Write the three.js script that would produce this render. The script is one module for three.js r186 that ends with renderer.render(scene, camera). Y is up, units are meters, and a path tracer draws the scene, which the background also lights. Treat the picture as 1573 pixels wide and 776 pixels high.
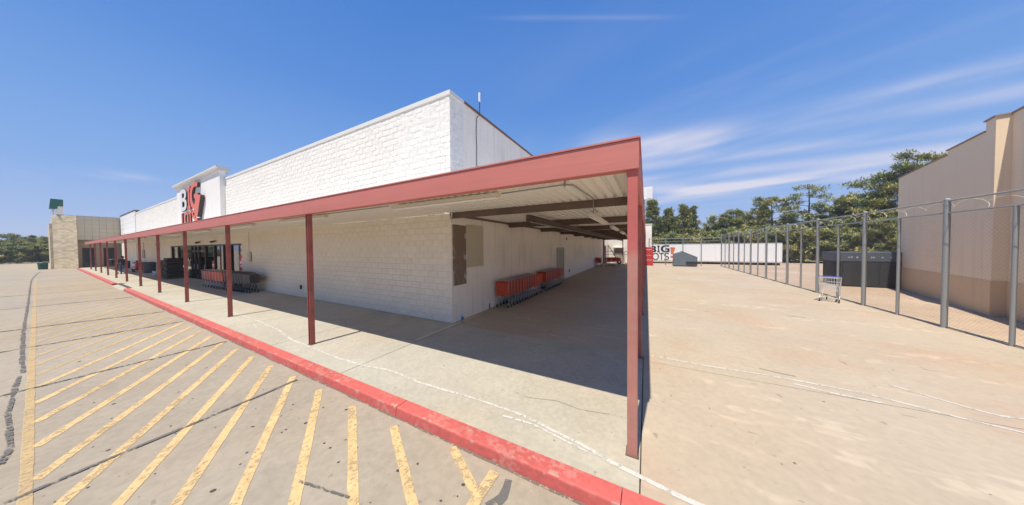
import * as THREE from 'three';
import { mergeGeometries } from 'three/addons/utils/BufferGeometryUtils.js';
import { RoundedBoxGeometry } from 'three/addons/geometries/RoundedBoxGeometry.js';
import { FontLoader } from 'three/addons/loaders/FontLoader.js';
import { TextGeometry } from 'three/addons/geometries/TextGeometry.js';
import { MarchingCubes } from 'three/addons/objects/MarchingCubes.js';

// ---------------------------------------------------------------- camera
const V = (x, y, z) => new THREE.Vector3(x, y, z);
const rad = THREE.MathUtils.degToRad;
const scene = new THREE.Scene();
const camera = new THREE.PerspectiveCamera(90, 1024 / 505, 0.05, 3000);
{
  const yaw = rad(28.04), pitch = rad(-1.24), roll = rad(-0.495);
  const f = V(-Math.sin(yaw) * Math.cos(pitch), Math.sin(pitch), -Math.cos(yaw) * Math.cos(pitch));
  const r = V(Math.cos(yaw), 0, -Math.sin(yaw)), u = r.clone().cross(f);
  const R = r.clone().multiplyScalar(Math.cos(roll)).addScaledVector(u, Math.sin(roll));
  const U = u.clone().multiplyScalar(Math.cos(roll)).addScaledVector(r, -Math.sin(roll));
  camera.quaternion.setFromRotationMatrix(new THREE.Matrix4().makeBasis(R, U, f.clone().negate()));
  camera.position.set(0, 2.48, 0);
}
const renderer = new THREE.WebGLRenderer({ antialias: true });
renderer.toneMapping = THREE.LinearToneMapping;
renderer.toneMappingExposure = 1.28;
renderer.shadowMap.enabled = true;

scene.fog = new THREE.FogExp2(new THREE.Color().setRGB(0.62, 0.72, 0.86), 0.0008);
// ---------------------------------------------------------------- noise
function rng(seed) { let a = seed >>> 0; return () => { a |= 0; a = a + 0x6D2B79F5 | 0; let t = Math.imul(a ^ a >>> 15, 1 | a); t = t + Math.imul(t ^ t >>> 7, 61 | t) ^ t; return ((t ^ t >>> 14) >>> 0) / 4294967296; }; }
const HT = new Float32Array(65536); { const r = rng(77); for (let i = 0; i < 65536; i++) HT[i] = r(); }
const hsh = (i, j, s) => HT[(Math.imul(i, 73856093) ^ Math.imul(j, 19349663) ^ Math.imul(s, 83492791)) >>> 7 & 65535];
function vn(x, y, px, py, s) {        // value noise, periodic in px, py cells
  const i = Math.floor(x), j = Math.floor(y); let fx = x - i, fy = y - j; fx = fx * fx * (3 - 2 * fx); fy = fy * fy * (3 - 2 * fy);
  const m = (a, p) => ((a % p) + p) % p, i0 = m(i, px), i1 = m(i + 1, px), j0 = m(j, py), j1 = m(j + 1, py);
  const a = hsh(i0, j0, s), b = hsh(i1, j0, s), c = hsh(i0, j1, s), d = hsh(i1, j1, s);
  return a + (b - a) * fx + (c - a) * fy + (a - b - c + d) * fx * fy;
}
function fbm(u, v, fx, fy, oct, s) { let t = 0, w = 0.5, n = 0; for (let o = 0; o < oct; o++) { t += w * vn(u * fx, v * fy, fx, fy, s + o * 7); n += w; w *= 0.5; fx *= 2; fy *= 2; } return t / n; }
const ss = (a, b, x) => { const t = Math.min(1, Math.max(0, (x - a) / (b - a))); return t * t * (3 - 2 * t); };
const s8 = c => { c = Math.min(1, Math.max(0, c)); return Math.round(255 * (c <= 0.0031308 ? 12.92 * c : 1.055 * Math.pow(c, 1 / 2.4) - 0.055)); };
function tex(w, h, tileX, tileY, fn, data = false) {
  const d = new Uint8Array(w * h * 4);
  for (let j = 0; j < h; j++) for (let i = 0; i < w; i++) {
    const c = fn(i / w, j / h), k = (j * w + i) * 4;
    if (data) { const q = Math.max(0, Math.min(255, Math.round(c * 255))); d[k] = d[k + 1] = d[k + 2] = q; } else { d[k] = s8(c[0]); d[k + 1] = s8(c[1]); d[k + 2] = s8(c[2]); }
    d[k + 3] = 255;
  }
  const t = new THREE.DataTexture(d, w, h); t.wrapS = t.wrapT = THREE.RepeatWrapping; t.magFilter = THREE.LinearFilter; t.minFilter = THREE.LinearMipmapLinearFilter; t.generateMipmaps = true;
  t.repeat.set(1 / tileX, 1 / tileY); if (!data) t.colorSpace = THREE.SRGBColorSpace; t.needsUpdate = true; return t;
}

// ---------------------------------------------------------------- sky and sun
{
  const W = 2048, H = 1024, d = new Float32Array(W * H * 4);
  const lin = c => c.map(v => Math.pow(v / 255, 2.2));
  const stops = [[-90, lin([178, 190, 205])], [0, lin([200, 220, 243])], [4, lin([172, 204, 243])], [10, lin([142, 187, 241])], [18, lin([122, 173, 236])], [28, lin([98, 153, 226])], [44, lin([78, 136, 214])], [90, lin([60, 112, 194])]];
  const streaks = [ // on a cloud sheet: x0, z0, x1, z1, half width, strength
    [0.5, 2.78, 2.4, 2.55, 0.15, 0.45], [0.2, 3.15, 3.4, 3.0, 0.2, 0.34], [-0.3, 2.75, 0.4, 3.1, 0.30, 0.42], [0.1, 3.6, 2.2, 3.75, 0.22, 0.42], [0.0, 4.4, 3.4, 4.6, 0.30, 0.34],
    [0.3, 6.5, 2.3, 5.2, 0.4, 0.5], [1.4, 5.6, 4.2, 5.8, 0.35, 0.45], [-0.6, 4.9, 0.9, 5.5, 0.5, 0.42], [-6.9, 0.2, -6.2, 0.6, 0.25, 0.22], [-0.42, 1.05, -0.05, 1.25, 0.012, 0.10],
  ];
  for (let j = 0; j < H; j++) {
    const el = (j + 0.5) / H * 180 - 90, ce = Math.cos(rad(el)), y = Math.sin(rad(el));
    let k = 0; while (k < stops.length - 2 && el > stops[k + 1][0]) k++;
    const t = Math.min(1, Math.max(0, (el - stops[k][0]) / (stops[k + 1][0] - stops[k][0])));
    for (let i = 0; i < W; i++) {
      const ph = ((i + 0.5) / W - 0.5) * 2 * Math.PI;      // three.js: u = atan(z, x) / 2pi + 0.5
      const dx = Math.cos(ph) * ce, dz = Math.sin(ph) * ce;
      const c = [0, 1, 2].map(q => stops[k][1][q] * (1 - t) + stops[k + 1][1][q] * t);
      if (y > 0.03) {
        const px = dx / y, pz = -dz / y; let a = 0;
        const qx = px * 0.94 - pz * 0.34, qz = px * 0.34 + pz * 0.94, tear = fbm((qx + 60) / 120, (qz + 60) / 120, 110, 330, 5, 3), broad = fbm((qx + 60) / 120, (qz + 60) / 120, 60, 90, 3, 9);
        for (const [x0, z0, x1, z1, w, st] of streaks) {
          const ex = x1 - x0, ez = z1 - z0, L2 = ex * ex + ez * ez; let q = ((px - x0) * ex + (pz - z0) * ez) / L2;
          const e = Math.max(0, q < 0 ? -q : q > 1 ? q - 1 : 0); const qq = q;
          const dd = Math.abs((px - x0) * ez - (pz - z0) * ex) / Math.sqrt(L2);
          const body = Math.exp(-(dd * dd) / (w * w)) * Math.exp(-e * e * 6);
          a += st * body * ss(0.34, 0.86, tear * 0.8 + broad * 0.5 - 0.06 * Math.sin(qq * 9)) * 1.25;
        }
        a += 0.16 * ss(0.52, 0.8, broad) * ss(0.4, 0.75, tear) * ss(-1, 2.5, px * 0.6 + pz * 0.4);
        a = Math.min(0.8, a * 0.85);
        const cl = [0.86, 0.89, 0.93];
        for (let q = 0; q < 3; q++) c[q] = c[q] * (1 - a) + cl[q] * a;
      }
      const o = (j * W + i) * 4, g = 0.81; d[o] = c[0] * g * 0.93; d[o + 1] = c[1] * g * 0.85; d[o + 2] = c[2] * g * 0.89; d[o + 3] = 1;
    }
  }
  const t = new THREE.DataTexture(d, W, H, THREE.RGBAFormat, THREE.FloatType); t.mapping = THREE.EquirectangularReflectionMapping; t.magFilter = t.minFilter = THREE.LinearFilter; t.needsUpdate = true;
  scene.background = t; scene.environment = t;
}
const sun = new THREE.DirectionalLight(new THREE.Color().setRGB(1, 0.93, 0.81), 4.5);
sun.position.set(-1.5 - 20, 100, 38 - 10).add(V(-10, 0, -10)); sun.target.position.set(-30, 0, -20);
sun.position.copy(V(-30, 0, -20)).add(V(-0.035, 1, 0.385).multiplyScalar(100));
sun.castShadow = true; sun.shadow.mapSize.set(4096, 4096); sun.shadow.radius = 1;
Object.assign(sun.shadow.camera, { left: -90, right: 90, top: 90, bottom: -90, near: 1, far: 260 });
scene.add(sun, sun.target);

// ---------------------------------------------------------------- helpers
const names = {};
const numbered = n => { const k = names[n] = (names[n] ?? -1) + 1; return k ? n + '_' + String(k).padStart(3, '0') : n; };
const M = (r, g, b, rough = 0.85, o = {}) => new THREE.MeshStandardMaterial({ color: new THREE.Color().setRGB(r, g, b), roughness: rough, ...o });
function uvm(g) {                       // uv in metres from position and normal
  if (g.index) g = g.toNonIndexed(); g.computeVertexNormals();
  const p = g.attributes.position, n = g.attributes.normal, uv = new Float32Array(p.count * 2);
  for (let i = 0; i < p.count; i += 3) {
    let ax = 0, ay = 0, az = 0; for (let k = 0; k < 3; k++) { ax += Math.abs(n.getX(i + k)); ay += Math.abs(n.getY(i + k)); az += Math.abs(n.getZ(i + k)); }
    for (let k = 0; k < 3; k++) { const q = i + k, X = p.getX(q), Y = p.getY(q), Z = p.getZ(q); uv[q * 2] = ay > ax && ay > az ? X : ax > az ? Z : X; uv[q * 2 + 1] = ay > ax && ay > az ? Z : Y; }
  }
  g.setAttribute('uv', new THREE.BufferAttribute(uv, 2)); return g;
}
const bx = (x0, x1, y0, y1, z0, z1) => uvm(new THREE.BoxGeometry(Math.abs(x1 - x0), Math.abs(y1 - y0), Math.abs(z1 - z0)).translate((x0 + x1) / 2, (y0 + y1) / 2, (z0 + z1) / 2));
const rb = (x0, x1, y0, y1, z0, z1, r = 0.01, s = 1) => { const g = new RoundedBoxGeometry(Math.abs(x1 - x0), Math.abs(y1 - y0), Math.abs(z1 - z0), s, r).translate((x0 + x1) / 2, (y0 + y1) / 2, (z0 + z1) / 2); return g.index ? g.toNonIndexed() : g; };
function seg(a, b, r, n = 6, r2 = r) {  // tapered bar between two points
  const A = V(...a), B = V(...b), d = B.clone().sub(A), g = new THREE.CylinderGeometry(r2, r, d.length(), n);
  g.applyQuaternion(new THREE.Quaternion().setFromUnitVectors(V(0, 1, 0), d.normalize())); g.translate(...A.add(B).multiplyScalar(0.5).toArray());
  return g.toNonIndexed();
}
const path = (pts, r, n = 6) => { const o = []; for (let i = 0; i + 1 < pts.length; i++) o.push(seg(pts[i], pts[i + 1], r, n)); return mg(o); };
const mg = l => l.length === 1 ? l[0] : mergeGeometries(l.map(g => { const h = g.index ? g.toNonIndexed() : g; for (const k of Object.keys(h.attributes)) if (!['position', 'normal', 'uv', 'color'].includes(k)) h.deleteAttribute(k); return h; }));
function mesh(name, geo, mat, parent) { const m = new THREE.Mesh(Array.isArray(geo) ? mg(geo) : geo, mat); m.name = parent ? name : numbered(name); m.castShadow = m.receiveShadow = true; (parent || scene).add(m); return m; }
function thing(name, label, category, pos = [0, 0, 0], turn = 0, group) { const g = new THREE.Group(); g.name = numbered(name); g.position.set(...pos); g.rotation.y = turn; g.userData = { label, category }; if (group) g.userData.group = group; scene.add(g); return g; }
function tag(o, label, category, group) { o.userData.label = label; o.userData.category = category; if (group) o.userData.group = group; return o; }
function setting(name, geo, mat, label) { const m = mesh(name, geo, mat); m.userData.kind = 'structure'; m.userData.label = label; m.userData.category = name.replace(/_/g, ' '); return m; }
function dup(o, pos, turn, label, group) { const c = o.clone(); c.name = numbered(o.name.replace(/_\d+$/, '')); c.userData = { ...o.userData, label }; if (group) c.userData.group = group; c.position.set(...pos); c.rotation.y = turn; scene.add(c); return c; }
const nth = ['first', 'second', 'third', 'fourth', 'fifth', 'sixth', 'seventh', 'eighth', 'ninth', 'tenth', 'eleventh', 'twelfth', 'thirteenth', 'fourteenth', 'fifteenth', 'sixteenth', 'seventeenth'];

// ---------------------------------------------------------------- textures and materials
const mix = (a, b, t) => a + (b - a) * t;
const mottled = (base, warm, seed, dark = 0.16, speck = 0.5, mid = 0.14, fine = 0.22) => (u, v) => {
  const a = fbm(u, v, 5, 5, 4, seed), b = fbm(u, v, 20, 20, 3, seed + 3), c = fbm(u, v, 150, 150, 2, seed + 5), w = ss(0.42, 0.72, fbm(u, v, 3, 4, 4, seed + 11));
  let k = 1 + (a - 0.5) * dark * 2 + (b - 0.5) * mid + (c - 0.5) * fine;
  const sp = vn(u * 340, v * 340, 340, 340, seed + 21); if (sp > 0.955) k *= 1 - speck * 0.35; else if (sp < 0.03) k *= 1 + speck * 0.25;
  const spot = vn(u * 74, v * 74, 74, 74, seed + 31); if (spot > 0.972) k *= 0.72;
  return [0, 1, 2].map(q => mix(base[q], warm[q], w) * k);
};
const bumpFine = tex(512, 512, 1.6, 1.6, (u, v) => 0.5 * fbm(u, v, 64, 64, 3, 5) + 0.5 * fbm(u, v, 12, 12, 4, 8), true);
const tLot = tex(1536, 1536, 9, 9, mottled([0.328, 0.28, 0.212], [0.34, 0.282, 0.206], 100, 0.12, 0.8));
const tWalk = tex(1536, 1536, 7, 7, mottled([0.42, 0.385, 0.303], [0.435, 0.38, 0.288], 200, 0.12));
const tSlab = tex(1536, 1536, 8.5, 8.5, (() => {
  const f = mottled([0.44, 0.362, 0.264], [0.448, 0.35, 0.246], 300, 0.06, 0.4, 0.07, 0.13); return (u, v) => { const c = f(u, v), s = ss(0.6, 0.75, fbm(u, v, 8, 30, 4, 341)) * ss(0.4, 0.6, fbm(u, v, 60, 60, 2, 347)) * 0.16, p = ss(0.62, 0.72, fbm(u, v, 6, 6, 4, 351)) * 0.08; return c.map((q, i) => q * (1 + s) * (1 - p * [0, 0.6, 0.8][i])); };
})());
const tDirt = tex(1024, 1024, 14, 14, mottled([0.43, 0.32, 0.225], [0.46, 0.35, 0.25], 400, 0.2, 1));
const tWall = tex(1024, 1024, 6, 4, (u, v) => { const s = fbm(u, v, 90, 3, 4, 501), b = fbm(u, v, 6, 5, 4, 511), f = fbm(u, v, 120, 90, 2, 521), st = ss(0.62, 0.8, fbm(u, v, 40, 2, 4, 531)); const k = 1 + (s - 0.5) * 0.12 + (b - 0.5) * 0.14 + (f - 0.5) * 0.08 - st * 0.1; return [0.88 * k, 0.815 * k - st * 0.02, 0.715 * k - st * 0.04]; });
const tRed = tex(1024, 512, 4, 2, (u, v) => { const b = fbm(u, v, 6, 4, 4, 601), f = fbm(u, v, 80, 50, 3, 611), ch0 = ss(0.71, 0.79, fbm(u, v, 34, 18, 5, 621)) * 0.6; let ch = ch0; const pale = ss(0.5, 0.72, fbm(u, v, 9, 7, 5, 631)) * 0.3, k = 1 + (b - 0.5) * 0.34 + (f - 0.5) * 0.3; ch = Math.max(ch, pale * ss(0.45, 0.6, f)); return [mix(0.52 * k, 0.42, ch), mix(0.108 * k, 0.33, ch), mix(0.09 * k, 0.26, ch)]; });
const tFascia = tex(1024, 512, 6, 3, (u, v) => { const b = fbm(u, v, 5, 4, 4, 701), s = fbm(u, v, 60, 2, 3, 711), f = fbm(u, v, 70, 60, 2, 721), g = ss(0.6, 0.78, fbm(u, v, 12, 5, 4, 731)); const k = 1 + (b - 0.5) * 0.2 + (s - 0.5) * 0.14 + (f - 0.5) * 0.08; return [mix(0.55, 0.45, g) * k, mix(0.178, 0.21, g) * k, mix(0.142, 0.17, g) * k]; });
const tPost = tex(256, 512, 0.8, 1.6, (u, v) => { const b = fbm(u, v, 5, 6, 4, 801), r = ss(0.62, 0.75, fbm(u, v, 14, 18, 4, 811)), k = 1 + (b - 0.5) * 0.45; return [mix(0.37, 0.24, r) * k, mix(0.105, 0.10, r) * k, mix(0.08, 0.075, r) * k]; });
const tBeam = tex(512, 256, 3, 1.5, (u, v) => { const b = fbm(u, v, 8, 5, 4, 831), k = 1 + (b - 0.5) * 0.5; return [0.125 * k, 0.083 * k, 0.062 * k]; });
const tSplit = tex(512, 512, 1.4, 1.4, (u, v) => { const k = 1 + (fbm(u, v, 30, 30, 3, 851) - 0.5) * 0.16 + (fbm(u, v, 5, 5, 3, 861) - 0.5) * 0.1; return [k * 0.93, k * 0.93, k * 0.93]; });
const tTan = tex(1024, 1024, 4, 4, (u, v) => { const k = 1 + (fbm(u, v, 14, 20, 4, 871) - 0.5) * 0.6 + (fbm(u, v, 3, 3, 3, 881) - 0.5) * 0.2; return [0.66 * k, 0.545 * k, 0.36 * k]; });
const bSplit = tex(512, 512, 4, 4, (u, v) => fbm(u, v, 14, 20, 4, 871), true);
const tStucco = tex(1024, 1024, 7, 7, (u, v) => { const k = 1 + (fbm(u, v, 4, 5, 4, 891) - 0.5) * 0.14 + (fbm(u, v, 160, 160, 2, 895) - 0.5) * 0.1 - ss(0.62, 0.8, fbm(u, v, 50, 3, 3, 897)) * 0.06; return [k, k, k]; });
const tPaintY = tex(512, 512, 2, 2, (u, v) => { const k = 1 + (fbm(u, v, 8, 8, 4, 901) - 0.5) * 0.3 + (fbm(u, v, 60, 60, 2, 911) - 0.5) * 0.3; return [0.62 * k, 0.44 * k, 0.21 * k]; });
const aPaint = tex(1024, 1024, 2.6, 2.6, (u, v) => { const w = fbm(u, v, 5, 5, 3, 921), f = fbm(u, v, 70, 70, 3, 931); const h = fbm(u, v, 220, 220, 2, 935); return 1 - 0.62 * ss(0.50, 0.68, f * 0.42 + w * 0.3 + h * 0.3) - 0.08 * w; }, true);
const aTar = tex(512, 512, 1.5, 1.5, (u, v) => { const w = fbm(u, v, 6, 6, 3, 941), f = fbm(u, v, 40, 40, 3, 951); return ss(0.33, 0.52, f * 0.5 + w * 0.3 + fbm(u, v, 120, 120, 2, 957) * 0.2); }, true);
const bump = (t, s) => ({ bumpMap: t, bumpScale: s });
const mLot = M(1, 1, 1, 0.92, { map: tLot, vertexColors: true, ...bump(bumpFine, 0.002) });
const mWalk = M(1, 1, 1, 0.9, { map: tWalk, vertexColors: true, ...bump(bumpFine, 0.0012) });
const mSlab = M(1, 1, 1, 0.9, { map: tSlab, vertexColors: true, ...bump(bumpFine, 0.0006) });
const mDirt = M(1, 1, 1, 0.97, { map: tDirt, vertexColors: true, ...bump(bumpFine, 0.01) });
const mSoil = M(0.09, 0.075, 0.055, 0.97);
const mWall = M(1, 1, 1, 0.85, { map: tWall, ...bump(bumpFine, 0.003) });
const mWhite = M(0.78, 0.765, 0.73, 0.8), mCoping = M(0.74, 0.72, 0.66, 0.55), mRust = M(0.16, 0.105, 0.08, 0.7);
const mSplit = [0, 1, 2, 3].map(i => M(0.87 + 0.012 * i, 0.84 + 0.012 * i, 0.775 + 0.01 * i, 0.92, { map: tSplit, ...bump(bumpFine, 0.009) }));
const mMortar = M(0.74, 0.70, 0.62, 0.95);
const mRed = M(1, 1, 1, 0.75, { map: tRed, ...bump(bumpFine, 0.003) });
const mFascia = M(1, 1, 1, 0.6, { map: tFascia }), mPost = M(1, 1, 1, 0.6, { map: tPost }), mBeam = M(1, 1, 1, 0.75, { map: tBeam });
const mDeck = M(0.88, 0.84, 0.75, 0.6, { side: THREE.DoubleSide });
const mYellow = M(1, 1, 1, 0.8, { map: tPaintY, alphaMap: aPaint, transparent: true });
const mYellowWorn = M(1, 1, 1, 0.85, { map: tPaintY, alphaMap: aPaint, transparent: true, opacity: 0.68 });
const mTar = M(0.135, 0.125, 0.112, 0.75, { alphaMap: aTar, transparent: true });
const aSeal = tex(512, 512, 1.2, 1.2, (u, v) => ss(0.22, 0.5, fbm(u, v, 30, 30, 3, 977) * 0.6 + fbm(u, v, 140, 140, 2, 979) * 0.4), true);
const mSealer = M(0.56, 0.53, 0.46, 0.9, { alphaMap: aSeal, transparent: true });
const mSteel = M(0.42, 0.43, 0.43, 0.42, { metalness: 0.75 }), mGalv = M(0.30, 0.312, 0.305, 0.65, { metalness: 0.2 }), mBlack = M(0.02, 0.02, 0.022, 0.6);
const mBronze = M(0.045, 0.035, 0.03, 0.45, { metalness: 0.3 });
const mGlass = new THREE.MeshPhysicalMaterial({ color: new THREE.Color().setRGB(0.75, 0.8, 0.8), roughness: 0.02, transmission: 1, thickness: 0, ior: 1.55 });

// ---------------------------------------------------------------- ground
const stain = (x, z) => 0.95 + 0.1 * fbm((x + 300) / 600, (z + 300) / 600, 190, 190, 3, 71);
function sheet(x0, x1, z0, z1, y, step, skirt = 0) {    // top of a slab with uv in metres and coarse stains, plus its sides
  const nx = Math.max(1, Math.round(Math.abs(x1 - x0) / step)), nz = Math.max(1, Math.round(Math.abs(z1 - z0) / step));
  let g = new THREE.PlaneGeometry(x1 - x0, Math.abs(z1 - z0), nx, nz).rotateX(-Math.PI / 2).translate((x0 + x1) / 2, y, (z0 + z1) / 2).toNonIndexed();
  if (skirt) { const a = Math.min(z0, z1), b = Math.max(z0, z1); const sides = [bx(x0, x0 + 0.004, y - skirt, y - 0.001, a, b), bx(x1 - 0.004, x1, y - skirt, y - 0.001, a, b), bx(x0, x1, y - skirt, y - 0.001, a, a + 0.004), bx(x0, x1, y - skirt, y - 0.001, b - 0.004, b)]; g = mg([g, ...sides]); }
  const p = g.attributes.position, uv = new Float32Array(p.count * 2), c = new Float32Array(p.count * 3);
  for (let i = 0; i < p.count; i++) { const X = p.getX(i), Z = p.getZ(i), s = stain(X, Z), w = fbm((X + 300) / 600, (Z + 300) / 600, 130, 130, 2, 91) - 0.5; uv[i * 2] = X; uv[i * 2 + 1] = Z + p.getY(i); c[i * 3] = s * (1 + 0.06 * w); c[i * 3 + 1] = s; c[i * 3 + 2] = s * (1 - 0.14 * w); }
  g.setAttribute('uv', new THREE.BufferAttribute(uv, 2)); g.setAttribute('color', new THREE.BufferAttribute(c, 3)); return g;
}
setting('ground', sheet(-900, 900, -900, 900, -0.05, 25), mDirt, 'bare tan ground reaching out to the horizon');
const lot = setting('parking_lot', sheet(-112, 40, -2.47, 75, 0, 1.5), mLot, 'worn grey tan parking lot with yellow hatching');
setting('dirt_yard', mg([sheet(7.62, 70, -36.4, 6, 0.08, 2), sheet(-20, 70, -110, -36.4, 0.08, 3)]), mDirt, 'reddish tan bare yard behind the chain link fence');
function ribbon(pts, w, y, seed, wob = 0.35, n = 14) {   // irregular strip along a polyline on the ground
  const r = rng(seed), cv = new THREE.CatmullRomCurve3(pts.map(p => V(p[0], y, p[1])), false, 'catmullrom', 0.3), P = cv.getSpacedPoints(Math.max(2, Math.round(cv.getLength() * n))), uv = [];
  const fix = []; let last = null;
  P.forEach((p, i) => {
    const t = P[Math.min(P.length - 1, i + 1)].clone().sub(P[Math.max(0, i - 1)]).normalize(), k = w * 0.5, q = i / n * 3.1 + seed * 3.7, a = k * (1 + (vn(q, 3.3, 999, 999, seed) - 0.5) * 2 * wob + (r() - 0.5) * 0.1), b = k * (1 + (vn(q + 50, 8.3, 999, 999, seed) - 0.5) * 2 * wob + (r() - 0.5) * 0.1);
    const L = [p.x + t.z * a, y, p.z - t.x * a], Q = [p.x - t.z * b, y, p.z + t.x * b];
    if (last) fix.push(...last[0], ...last[1], ...L, ...L, ...last[1], ...Q);
    last = [L, Q];
  });
  const g = new THREE.BufferGeometry(); g.setAttribute('position', new THREE.Float32BufferAttribute(fix, 3));
  for (let i = 0; i < fix.length; i += 3) uv.push(fix[i], fix[i + 2]);
  g.setAttribute('uv', new THREE.Float32BufferAttribute(uv, 2)); g.computeVertexNormals(); return g;
}
{ // painted hatching: stripes one metre apart from the kerb to the long edge line
  const dir = [3.5 / 4.02, 1.97 / 4.02];
  const stripe = (x, z, L) => ribbon([[x, z], [x + dir[0] * L, z + dir[1] * L]], 0.1, 0.005, Math.round(900 + x * 13), 0.07, 12);
  for (let k = 0; k < 46; k++) { const x = -3.1 - k * 0.985, L = (k === 0 ? 1.75 : k === 1 ? 2.9 : (0.08 + 2.27) / dir[1]); mesh('painted_stripe', stripe(x, -2.27, L), k > 11 ? mYellowWorn : mYellow, lot); }
  mesh('painted_stripe', stripe(-2.12, -2.36, 0.72), mYellow, lot);
  mesh('painted_stripe', ribbon([[-1.47, -2.31], [-1.44, 0.1]], 0.115, 0.009, 31, 0.07, 12), mYellow, lot);
  mesh('painted_stripe', ribbon([[-1.4, 0.115], [-48, 0.13]], 0.075, 0.009, 32, 0.12, 10), mYellowWorn, lot);
  const tar = (p, w, s, y = 0.013) => mesh('crack_sealant', ribbon(p, w, y, s, 0.5, 12), mTar, lot);
  tar([[-5.5, 1.2], [-5.57, 0.11], [-5.68, -0.9], [-5.78, -1.9], [-5.82, -2.25]], 0.055, 41); tar([[-9.7, 0.9], [-9.78, 0.1], [-9.9, -1.2], [-9.97, -2.33]], 0.06, 42);
  tar([[-13.9, 3], [-14.01, 0.06], [-14.18, -2.3]], 0.085, 43); tar([[-17.7, 4], [-17.5, 0.2], [-17.11, -2.33]], 0.09, 44); tar([[-24.2, 3], [-24.0, -2.3]], 0.09, 45); tar([[-31, 5], [-30.9, -2.3]], 0.09, 46);
  tar([[-6.6, 0.26], [-7.13, 0.22], [-8.4, 0.27], [-9.79, 0.26], [-11, 0.22]], 0.045, 47, 0.016); tar([[-11.2, 0.2], [-13.5, 0.24], [-18, 0.27], [-24.6, 0.27], [-36, 0.3], [-46.9, 0.3], [-58, 0.1], [-63.4, -0.09]], 0.055, 48, 0.016);
  tar([[-3.25, -1.25], [-2.9, -1.33], [-2.6, -1.4]], 0.025, 49); tar([[-1.3, -2.3], [-1.25, -2.1], [-1.32, -1.95]], 0.09, 50, 0.003);
  mesh('gutter_grit', ribbon([[8, -2.405], [-28.2, -2.405]], 0.035, 0.004, 77, 0.8, 6), M(0.17, 0.135, 0.105, 0.95, { alphaMap: aTar, transparent: true }), lot);
  const r = rng(5), dots = []; for (let i = 0; i < 130; i++) { const x = -1.5 - r() * r() * 16, z = -2.2 + r() * 2.6, s = 0.008 + 0.02 * r() * r(); const g = new THREE.CircleGeometry(s, 7).rotateX(-Math.PI / 2).scale(1, 1, 0.6 + r() * 0.8).rotateY(r() * 6).translate(x, 0.0045, z); dots.push(g.toNonIndexed()); }
  const q = mesh('gum_spots', dots, M(0.06, 0.055, 0.05, 0.8), lot); q.userData.kind = 'stuff';
}
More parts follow.
